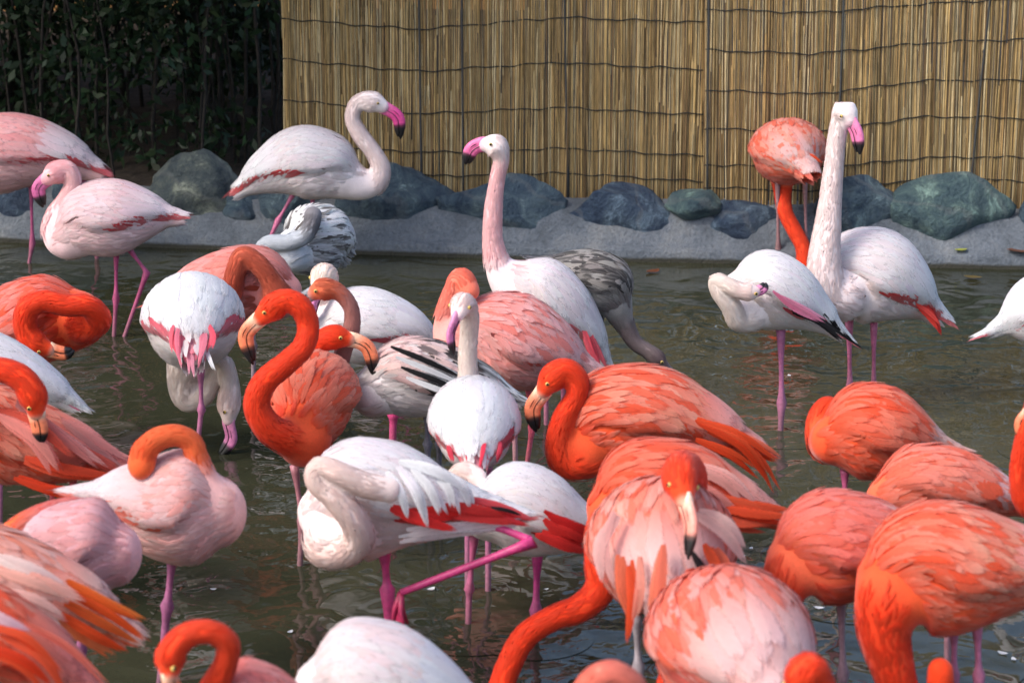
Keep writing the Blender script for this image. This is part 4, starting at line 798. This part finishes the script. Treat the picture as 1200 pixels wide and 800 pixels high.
def build_birds():
    temps = []
    for bi, B in enumerate(BIRDS):
        xc = B['torso'][len(B['torso']) // 2][0]
        Y0 = at_z(xc, B['yc'], 0.5)[1] + B['dd']; B['Y0'] = Y0
        def P(q, Y0=Y0): return at_Y(q[0], q[1], Y0 + (q[2] if len(q) > 2 else 0))
        B['P'] = P
        tp = np.array([P(q) for q in B['torso']]); tr = np.array([q[3] * px_size(p) for q, p in zip(B['torso'], tp)])
        T = Torso(tp, tr, B['wr']); B['T'] = T
        npnt = np.array([P(q) for q in B['neck']]); nr = np.array([q[3] * px_size(p) for q, p in zip(B['neck'], npnt)])
        i0 = np.linalg.norm(T.c - npnt[0], axis=1).argmin(); i0 = min(max(i0, 8), 22)       # root the neck inside the body
        st = T.c[i0] * .8 + npnt[0] * .2
        if np.linalg.norm(st - npnt[0]) > .025: npnt = np.concatenate([st[None], npnt]); nr = np.concatenate([[min(nr[0] * .85, T.r[i0] * .55)], nr])
        ext = [npnt]; er = [nr]
        if B['bill']:
            b0 = P(B['bill'][0]); d = b0 - npnt[-1]
            ext.append((npnt[-1] + d * 0.75)[None]); er.append(np.array([nr[-1] * 0.62]))
        NP = np.concatenate(ext); NR = np.concatenate(er)
        Q = catmull(np.c_[NP, NR], 56); nc, nrr = Q[:, :3], np.maximum(Q[:, 3], 0.008)
        # rounded ends
        T0 = nc[-1] - nc[-2]; T0 /= np.linalg.norm(T0)
        capc = [nc[-1] + T0 * nrr[-1] * a for a in (0.4, 0.75, 0.95)]; capr = [nrr[-1] * math.sqrt(1 - a * a) for a in (0.4, 0.75, 0.95)]
        B['nc'], B['nr'] = nc, nrr
        V1, F1 = T.geo(); V2, F2 = tube_geo(np.concatenate([nc, capc]), np.concatenate([nrr, capr]), 14)
        me = bpy.data.meshes.new('tmp'); me.from_pydata(np.concatenate([V1, V2]).tolist(), [], F1 + [tuple(i + len(V1) for i in f) for f in F2])
        o = bpy.data.objects.new('tmp', me); COL.objects.link(o)
        m = o.modifiers.new('r', 'REMESH'); m.mode = 'VOXEL'; m.voxel_size = 0.0075
        m = o.modifiers.new('s', 'SMOOTH'); m.factor = 0.5; m.iterations = 7
        temps.append(o)
    dg = bpy.context.evaluated_depsgraph_get(); dg.update()
    for B, o in zip(BIRDS, temps):
        ev = o.evaluated_get(dg).to_mesh()
        n = len(ev.vertices); V = np.empty(n * 3, np.float32); ev.vertices.foreach_get('co', V); B['bv'] = V.reshape(-1, 3).astype(float)
        B['bf'] = [tuple(p.vertices) for p in ev.polygons]
        o.evaluated_get(dg).to_mesh_clear()
    for o in temps:
        me = o.data; bpy.data.objects.remove(o); bpy.data.meshes.remove(me)
    for bi, B in enumerate(BIRDS): finish_bird(bi, B)

def finish_bird(bi, B):
    rg = np.random.default_rng(100 + bi); P, T = B['P'], B['T']
    pal = {k: lin(v) for k, v in {**PAL[B['pal']], **B['over']}.items()}
    ctr = T.c[len(T.c) // 2]; root = empty(B['name'], (ctr[0], ctr[1], -0.24))
    tag(root, B['label'], 'flamingo', 'flamingos wading in the pond')
    nc, nr = B['nc'], B['nr']
    # ---- body colours
    V = B['bv']
    E = np.array([(f[i], f[(i + 1) % len(f)]) for f in B['bf'] for i in range(len(f))]); deg = np.bincount(E[:, 0], minlength=len(V))[:, None] + 1e-9
    d1 = (np.linalg.norm(V[:, None] - nc[None], axis=2) - nr[None]).min(1); d2 = (np.linalg.norm(V[:, None] - T.c[None], axis=2) - T.r[None]).min(1)
    jn_ = np.linalg.norm(V[:, None] - nc[None], axis=2).argmin(1)
    wj = np.exp(-((np.abs(d1) + np.abs(d2)) / .035) ** 2)[:, None] * (jn_ < 26)[:, None] * .6
    for _ in range(45):
        A = np.stack([np.bincount(E[:, 0], V[E[:, 1], i], len(V)) for i in range(3)], 1) / deg
        V = V + wj * (A - V)
    nv = np.array([[noise.noise(Vector(p * 16)), noise.noise(Vector(p * 16 + 31)), noise.noise(Vector(p * 16 + 77))] for p in V]); V = V + nv * .0018
    dn = np.linalg.norm(V[:, None] - nc[None], axis=2) - nr[None]; jn = dn.argmin(1); dn = dn.min(1)
    dt = (np.linalg.norm(V[:, None] - T.c[None], axis=2) - T.r[None]).min(1)
    t = jn / (len(nc) - 1)
    w = smooth01((dt - dn + 0.02) / 0.05) * smooth01((t + 0.08) / 0.22)
    nb = np.array([noise.noise(Vector(p * 6)) for p in V])
    w = np.clip(w + 0.15 * nb * (w > 0.02) * (w < 0.98), 0, 1)
    hd = smooth01((t - 0.78) / 0.15)[:, None]
    nk = pal['neck'] * (1 - hd) + pal['head'] * hd
    C = pal['breast'] * (1 - w[:, None]) + nk * w[:, None]
    C = C * (1 + 0.10 * nb[:, None])
    if B['bill']:                      # bare pale lore at the bill base
        b0 = P(B['bill'][0]); f = smooth01(1 - (np.linalg.norm(V - b0, axis=1) - nr[-1] * 0.3) / (nr[-1] * 0.9 + 1e-6))[:, None] * 0.8
        C = C * (1 - f) + pal['b0'] * f
    bv = [V]; bf = list(B['bf']); bc = [C]; mi = [0] * len(bf); off = len(V)
    # ---- legs belong to the body mesh
    for lg in B['legs']:
        pts = [P(q) for q in lg['p']]
        if lg.get('foot', True):       # last point: where the leg meets the water; continue to the bed
            q = lg['p'][-1]; Yl = pts[-1][1]; d = pts[-1] - pts[-2]
            e = pts[-1].copy(); sl = d / max(abs(d[2]), 1e-3)
            e = e + sl * (e[2] + 0.235) if e[2] > -0.2 else e; e[2] = -0.236
            e[0] = pts[-1][0] + np.clip(e[0] - pts[-1][0], -.15, .15); e[1] = pts[-1][1] + np.clip(e[1] - pts[-1][1], -.1, .1)
            pts.append(e)
        if lg.get('foot', True):
            a_, b_ = pts[-2], pts[-1]
            if a_[2] < 0: a_, b_ = pts[-3], pts[-2]
            f_ = a_[2] / max(a_[2] - b_[2], 1e-4); RIPPLES.append(a_ + (b_ - a_) * f_)
        rr = lg.get('r', 0.0088); seq, rad = [], []
        for i in range(len(pts) - 1):
            m = 7
            for j in range(m):
                a = j / m; seq.append(pts[i] * (1 - a) + pts[i+1] * a)
                base = rr * (1.75 - 0.9 * min(1, a * 2.2)) if i == 0 else rr
                kn = 0.0
                if i > 0 and i == lg.get('hock', 1): kn = math.exp(-(a / 0.13) ** 2) * 0.85
                if i + 1 == lg.get('hock', 1): kn = math.exp(-((1 - a) / 0.13) ** 2) * 0.85
                rad.append(base * (1 + kn))
        seq.append(pts[-1]); rad.append(rr * 0.9)
        Vl, Fl = tube_geo(seq, rad, 8)
        lc = lin(lg['c']) if 'c' in lg else pal['leg']
        zq = np.array(seq)[:, 2]; mud = (smooth01((.22 - zq) / .22) * .55 * (1 if lg.get('foot', True) else 0))[:, None]       # dried mud above the waterline
        cl = lc[None] * (1 + rg.uniform(-.18, .14, len(seq)))[:, None]; cl = cl * (1 - mud) + np.array([.20, .13, .13]) * mud; cl = np.repeat(cl, 8, 0)
        bv.append(Vl); bc.append(cl); bf += [tuple(i + off for i in f) for f in Fl]; mi += [1] * len(Fl); off += len(Vl)
        # webbed foot: three toes and a web
        if lg.get('foot', True): fp = pts[-1]; dirs = [np.array([math.sin(a), -math.cos(a), 0]) for a in (-.5, 0, .5)]; ln = 0.085
        else: fp = pts[-1]; dirs = [np.array(v) for v in ((0.1, -.25, -1), (-.25, 0, -1), (.15, .25, -1))]; ln = 0.10
        for dv in dirs:
            dv = dv / np.linalg.norm(dv)
            Vt, Ft = tube_geo([fp, fp + dv * ln * .5 + (np.array([0, 0, .006]) if lg.get('foot', True) else np.array([-.006, 0, 0])), fp + dv * ln], [rr * .8, rr * .7, rr * .3], 6)
            bv.append(Vt); bc.append(np.tile(lc * np.array([.75, .6, .5]), (len(Vt), 1))); bf += [tuple(i + off for i in f) for f in Ft]; mi += [1] * len(Ft); off += len(Vt)
        Vt = np.array([fp] + [fp + dv / np.linalg.norm(dv) * ln * .8 for dv in dirs])
        bv.append(Vt); bc.append(np.tile(lc * np.array([.75, .6, .5]), (4, 1))); bf += [(off, off+1, off+2), (off, off+2, off+3)]; mi += [1, 1]; off += 4
    mesh_obj('body', np.concatenate(bv), bf, None, root, True, np.concatenate(bc), None, [M_PLUM, M_SKIN], mi)
    # ---- bill and eyes
    if B['bill']:
        hc = nc[-1] if False else P(B['neck'][-1]); bp = [P(q) for q in B['bill']]
        hr = B['neck'][-1][3] * px_size(hc)
        sidev = np.cross(bp[0] - hc, bp[-1] - bp[0])
        if np.linalg.norm(sidev) < 1e-6: sidev = np.array([0, 1.0, 0])
        sidev /= np.linalg.norm(sidev)
        start = hc + (bp[0] - hc) * 0.7
        path = catmull(np.array([start] + bp), 16); Tn = np.gradient(path, axis=0); Tn /= np.linalg.norm(Tn, axis=1)[:, None]
        inn = np.cross(sidev, Tn)                     # towards the throat side
        if inn[8] @ (bp[-1] - bp[1]) < 0 and False: inn = -inn
        t = np.linspace(0, 1, 16); prof = hr * np.interp(t, [0, .2, .5, .72, .9, 1], [.60, .56, .55, .50, .30, .10])
        col = np.where(t[:, None] < .3, pal['b0'] + (pal['b1'] - pal['b0']) * (t[:, None] / .3), pal['b1'])
        bk = smooth01((t - B['bill'][0][3] if len(B['bill'][0]) > 3 else t - 0.62) / 0.06)[:, None]
        col = col * (1 - bk) + DARK * bk
        Vb, Fb = tube_geo(path - inn * (prof * 0.25)[:, None], prof * 0.8, 10, True, (sidev, 0.62)); mesh_obj('upper_bill', Vb, Fb, M_SKIN, root, True, np.repeat(col, 10, 0))
        Vb, Fb = tube_geo(path[:15] + inn[:15] * (prof * 0.42)[:15, None], prof[:15] * 0.68, 10, True, (sidev, 0.78)); mesh_obj('lower_bill', Vb, Fb, M_SKIN, root, True, np.repeat(col[:15] * 0.93, 10, 0))
        fw = (bp[0] - hc) / np.linalg.norm(bp[0] - hc)
        for sg in (-1, 1):
            sp_ = path[2:14] + inn[2:14] * (prof * .16)[2:14, None] + sidev * sg * (prof * .535)[2:14, None]
            Vs, Fs = tube_geo(sp_, [.0013] * 12, 5); mesh_obj('bill_seam', Vs, Fs, M_PUPIL, root)
            ns_ = path[4:8] - inn[4:8] * (prof * .35)[4:8, None] + sidev * sg * (prof * .47)[4:8, None]
            Vs, Fs = tube_geo(ns_, [.0005, .0016, .0016, .0005], 5); mesh_obj('nostril', Vs, Fs, M_PUPIL, root)
        for sg in (-1, 1):
            ec = hc + sidev * sg * hr * 0.86 + fw * hr * 0.38 - inn[0] * hr * 0.22
            bm = bmesh.new(); bmesh.ops.create_uvsphere(bm, u_segments=12, v_segments=8, radius=0.0062)
            Ve = np.array([v.co[:] for v in bm.verts]); Fe = [tuple(v.index for v in f.verts) for f in bm.faces]; bm.free()
            e = mesh_obj('eye', Ve * 1.0 + ec, Fe, M_EYE, root)
            pv = mesh_obj('pupil', (Ve * 0.72 + ec + sidev * sg * 0.0026) - np.array(root.location), Fe, M_PUPIL); pv.parent = e
    # ---- plumage
    def jit(c, n, a=0.08): return np.clip(c[None] * (1 + rg.uniform(-a, a, (n, 1))) * (1 + rg.uniform(-a, a, (n, 3)) * .35), 0, .9)
    midc = pal.get('mid')
    ws = B['wing']
    s0, s1 = B['span']
    def phimax(u): return np.interp(u, [0.1, s0, .4, .62, .85, 1.0], [0.5, 1.15, 1.75, 1.8, 1.45, 1.15]) * (0.92 if ws else 0)
    def bulge(u, ph):
        return 0.023 * ws * smooth01((u - s0 + .08) / .2) * smooth01((phimax(u) - np.abs(ph) + .12) / .3) * smooth01((1.15 - u) / .3)
    body = Buf(); cov = Buf()
    fl = {'white': .75, 'snow': .7, 'pale': .9, 'blush': 1.1}.get(B['pal'], 1.8)
    def emit(arr, buf):
        Vv, Cc, UV, F = arr
        m = Vv.shape[1]
        for i in range(len(Vv)): buf.add(Vv[i], F, Cc[i], UV[i])
    # contour feathers over breast, belly, flanks, back
    n = int(760 * min(1.6, T.len / 0.5))
    u = rg.uniform(0.05, 0.97, n); ph = np.arccos(rg.uniform(-1, 1, n)) ; sg = rg.choice([-1.0, 1.0], n)
    order = np.argsort(-u); u, ph, sg = u[order], ph[order], sg[order]
    from mathutils.kdtree import KDTree
    kd_ = KDTree(len(V)); [kd_.insert(p, i) for i, p in enumerate(V.tolist())]; kd_.balance()
    pb0, _ = T.surf(u, ph, sg); okf = np.array([kd_.find(p)[2] < .011 for p in pb0.tolist()]); u, ph, sg = u[okf], ph[okf], sg[okf]; n = len(u)
    L = rg.uniform(.035, .065, n); W = rg.uniform(.006, .010, n)
    cb = jit(pal['breast'], n, .07); ct = jit(pal['breast'] * .5 + pal['ct'] * .5, n, .07)
    pb, _ = T.surf(u, ph, sg)
    om = (np.linalg.norm(nc[:, None] - T.c[None], axis=2) - T.r[None]).min(1) > -.02; om[44:] = False       # neck samples outside the body
    if not om.any(): om[20:40] = True
    dnk = (np.linalg.norm(pb[:, None] - nc[None, om], axis=2) - nr[None, om]).min(1)
    front = smooth01((0.055 - dnk) / .06)[:, None] * (0.95 if B['pal'] != 'juvpied' else .25)
    cb = cb * (1 - front) + pal['neck'] * front; ct = ct * (1 - front) + pal['neck'] * front
    mid = None
    if midc is not None:
        mm = rg.uniform(0, 1, n)[:, None] * (0.75 if B['pal'] != 'juvpied' else .3); mid = cb * (1 - mm) + midc * mm
        if B['pal'] == 'juvgrey':
            sk = (rg.uniform(0, 1, (n, 1)) < .25).astype(float) * .9; ct = ct * (1 - sk) + midc * sk; mid = mid * (1 - sk) + midc * sk
    emit(feathers(T, u, ph, sg, L, W, rg.uniform(-.05, .22, n), np.full(n, .0005), rg.uniform(.001, .003, n) * fl, cb, ct, 3, mid, bulge, rg), body)
    if ws:
        # covert rows
        U, PH, SG, LL, WW = [], [], [], [], []
        rowu = np.arange(s1 - .36, s0 - 0.06, -0.038)
        for uu in rowu:
            wdt = np.interp(uu, [s0, .42, .7], [.0105, .0165, .021]); rloc = float(T.at(np.array([uu]))[4][0])
            pm = float(phimax(uu)); m = max(3, int(pm * rloc / (wdt * 0.95)))
            for q in range(m):
                for sgn in (-1, 1):
                    U.append(uu + rg.uniform(-.014, .014)); PH.append(-.06 + (pm + .06) * (q + rg.uniform(.1, .9)) / m); SG.append(sgn)
                    LL.append(np.interp(uu, [s0, .65], [.075, .15]) * rg.uniform(.8, 1.25)); WW.append(wdt * rg.uniform(.7, 1.1))
        U, PH, SG, LL, WW = map(np.array, (U, PH, SG, LL, WW)); n = len(U)
        mixr = np.where(rg.uniform(0, 1, (n, 1)) < .36, rg.uniform(.05, .4, (n, 1)), rg.uniform(.65, 1, (n, 1)))
        cb = jit(pal['cb'], n) * (1 - .3 * mixr) + jit(pal['ct'], n) * .3 * mixr
        ct = jit(pal['cb'], n) * (1 - mixr) + jit(pal['ct'], n) * mixr
        up = smooth01((0.45 - U) / .3)[:, None] * 0.5          # shoulder blends towards the base tone
        ct = ct * (1 - up) + cb * up
        mid = None
        if midc is not None:
            dk = (rg.uniform(0, 1, (n, 1)) < {'juvgrey': .3, 'juvpied': .5}.get(B['pal'], .55)).astype(float) * (1 - .8 * smooth01((.38 - U) / .1)[:, None] * (B['pal'] == 'juvpied'))
            mid = cb * (1 - dk) + midc * dk
            kd = .85 if B['pal'] == 'juvpied' else .35
            cb = cb * (1 - dk * .9) + midc * dk * .9; ct = ct * (1 - dk * kd) + midc * dk * kd
        emit(feathers(T, U, PH, SG.astype(float), LL, WW, rg.uniform(.02, .28, n) + B['droop'] * .4, np.full(n, .001), rg.uniform(.0022, .0068, n) * fl, cb, ct, 4, mid, bulge, rg), cov)
    # velvety neck feathers lying from the head down
    NS = NeckSurf(nc, nr)
    n = int(1500 * min(1.6, NS.len / 0.6)); un = np.sort(rg.uniform(0.03, 0.97, n))[::-1]; pn = rg.uniform(0, 2 * math.pi, n)
    pos, _ = NS.surf(un, pn, np.ones(n)); dtn = (np.linalg.norm(pos[:, None] - T.c[None], axis=2) - T.r[None]).min(1)
    keep = dtn > 0.010; un, pn, dtn = un[keep], pn[keep], dtn[keep]; n = len(un)
    hd = smooth01(((1 - un) - .78) / .15)[:, None]; cn = pal['neck'] * (1 - hd) + pal['head'] * hd
    wb = smooth01(dtn / .05)[:, None] * .75 + .25; cn = cn * wb + pal['breast'] * (1 - wb)
    cn = cn * (1 + rg.uniform(-.05, .05, (n, 1))); cn2 = np.clip(cn * (1 + rg.uniform(-.02, .12, (n, 1))), 0, .9)
    if B['bill']:
        kp = np.linalg.norm(NS.surf(un, pn, np.ones(n))[0] - P(B['bill'][0]), axis=1) > nr[-1] * 1.25
        un, pn, cn, cn2, n = un[kp], pn[kp], cn[kp], cn2[kp], int(kp.sum())
    emit(feathers(NS, un, pn, np.ones(n), rg.uniform(.016, .032, n), rg.uniform(.0025, .0045, n), rg.uniform(-.15, .15, n), np.full(n, .0006), rg.uniform(.0010, .0019, n) + (rg.uniform(0, 1, n) < .12) * .0008, cn, cn2, 3, None, None, rg), body)
    o = body.build('down_feathers', M_DOWN, root); o['kind'] = 'stuff'
    if ws: o = cov.build('covert_feathers', M_FEATH, root); o['kind'] = 'stuff'
    # ---- large wing and tail feathers, each a part
    def big(name, U, PH, SG, LL, WW, DP, l0, l1, cb, ct, mid=None, bul=bulge):
        Vv, Cc, UV, F = feathers(T, np.array(U), np.array(PH), np.array(SG, float), np.array(LL), np.array(WW), np.array(DP), np.array(l0), np.array(l1), cb, ct, 6, mid, bul, rg)
        for i in range(len(Vv)): mesh_obj(name, Vv[i], F, M_FEATH, root, True, Cc[i], UV[i])
    if ws:
        lf = B['lift'] or 0.0
        for sgn in (-1, 1):
            # black flight feathers, tucked lowest
            if B['black']:
                m = 3; U = [s1 - .20 + .05 * q for q in range(m)]; PH = [1.12 - .12 * q for q in range(m)]
                big('flight_feather', U, PH, [sgn] * m, [.17] * m, [.011] * m, [-.12 + B['droop'] * .5] * m, [.006] * m, [.009] * m, np.tile(DARK, (m, 1)), np.tile(DARK * 1.4, (m, 1)))
            # red lower edge
            m = int(9 * B['red'])
            if m:
                U = np.linspace(.46, s1 - .06, m) + rg.uniform(-.01, .01, m); PH = phimax(U) * np.linspace(1.0, .72, m)
                big('wing_feather', U, PH, [sgn] * m, rg.uniform(.10, .15, m), rg.uniform(.010, .016, m), rg.uniform(-.05, .15, m) + B['droop'] * .6, [.002] * m, rg.uniform(.0035, .008, m) + lf * .5, jit(pal['low'], m, .12), jit(pal['low'] * .75 + pal['lt'] * .25, m, .12))
            # long scapulars and tertials draped over, three rows
            for (ur, frac0, frac1, m, ln) in ((s1 - .20, -.06, .48, 6, .15), (s1 - .29, -.06, .62, 8, .145), (s1 - .37, -.06, .78, 10, .14)):
                PH = phimax(ur) * (frac0 + (frac1 - frac0) * (np.arange(m) + rg.uniform(.2, .8, m)) / m)
                U = ur + rg.uniform(-.02, .02, m) + .02
                mid = None
                if midc is not None: mid = np.where(rg.uniform(0, 1, (m, 1)) < .65, midc[None], pal['lt'][None])
                big('wing_feather', U, PH, [sgn] * m, ln * rg.uniform(.85, 1.15, m), rg.uniform(.016, .023, m), rg.uniform(.0, .2, m) + B['droop'], [.004] * m, rg.uniform(.006, .012, m) + lf, jit(pal['lb'], m), jit(pal['lt'], m, .06), mid)
    m = 8; PH = np.array([0.15, .15, .5, .5, .9, .9, 1.3, 1.3]); SG = [1, -1] * 4
    big('tail_feather', [.90] * m, PH, SG, rg.uniform(.07, .11, m) * B['tail_out'], [.016] * m, [-.1] * m, [.001] * m, rg.uniform(.001, .006, m), jit(pal['tail'] * .6 + pal['breast'] * .4, m), jit(pal['tail'], m), None, None)
    # ---- loose plumes that trail or droop away from the body
    sub = []
    for (col, wpx, pts) in B['plumes']:
        if wpx < 4: sub.append((col, wpx, pts)); continue
        for q_ in range(2 if B['droop'] == .15 else 3):
            jx, jy = rg.uniform(-.5, .5, 2) * wpx; ex, ey = rg.uniform(-.9, .9, 2) * wpx; dz_ = rg.uniform(-.012, .012)
            sub.append((tuple(np.clip(np.array(col) + rg.uniform(-10, 12), 0, 250)), wpx * rg.uniform(.5, .75),
                        [(p[0] + jx * (1 - i_ / 2) + ex * i_ / 2, p[1] + jy * (1 - i_ / 2) + ey * i_ / 2, p[2] + dz_) for i_, p in enumerate(pts)]))
    for (col, wpx, pts) in sub:
        q = np.array([P(p) for p in pts]); path = catmull(q, 9); w = wpx * px_size(q[0]); col = lin(col)
        Tn = np.gradient(path, axis=0); Tn /= np.linalg.norm(Tn, axis=1)[:, None]
        outw = np.array([rg.uniform(-.25, .25), -1, .35]); sd_ = np.cross(Tn, outw); sd_ /= np.linalg.norm(sd_, axis=1)[:, None]; nn = np.cross(sd_, Tn); nn *= np.sign(nn[:, 1:2] * -1 + 1e-9)
        pr = w * np.array([.4, .75, .95, 1, 1, .92, .75, .5, .12]); kk = np.linspace(0, 1, 9)
        Vv = np.stack([path - sd_ * pr[:, None], path + nn * (pr * .25)[:, None], path + sd_ * pr[:, None]], 1).reshape(-1, 3)
        Cc = np.repeat(np.clip(col[None] * (1 + rg.uniform(-.08, .08)) * (.88 + .26 * kk[:, None]), 0, .88), 3, 0); Cc[1::3] *= .86; ru = rg.uniform(0, 50)
        UV = np.stack([np.tile([-.5, 0, .5], 9), np.repeat(kk * 1.5, 3) + ru, np.repeat(kk, 3)], -1)
        F = [(i*3 + j, i*3 + j + 1, i*3 + j + 4, i*3 + j + 3) for i in range(8) for j in range(2)]
        mesh_obj('plume', Vv, F, M_FEATH, root, True, Cc, UV)

build_birds()
# ------------------------------------------------------------------ ring ripples where legs enter the water
for i, p in enumerate(RIPPLES):
    if not (-4 < p[0] < 4): continue
    nr_, sg_ = 18, 36; rmax = rnd.uniform(.13, .24); ph_ = rnd.uniform(0, 6); Vr = []; Fr = []
    for a in range(nr_):
        r_ = .006 + (rmax - .006) * a / (nr_ - 1); fade = (1 - a / (nr_ - 1)) ** .8
        z_ = .0012 * fade + .0008 * fade * math.sin(r_ / .034 * 2 * math.pi + ph_) + .0003 + .00004 * i
        for b in range(sg_):
            t_ = b * 2 * math.pi / sg_; Vr.append((p[0] + r_ * math.cos(t_), p[1] + r_ * math.sin(t_), z_ if a < nr_ - 1 else .0003 + .00004 * i))
    for a in range(nr_ - 1):
        for b in range(sg_): Fr.append((a*sg_ + b, (a+1)*sg_ + b, (a+1)*sg_ + (b+1) % sg_, a*sg_ + (b+1) % sg_))
    o = mesh_obj('ripple', Vr, Fr, M_WATER); o.parent = POND

print('birds', len(BIRDS), 'tris', sum(sum(len(p.vertices)-2 for p in o.data.polygons) for o in COL.objects if o.type=='MESH'))
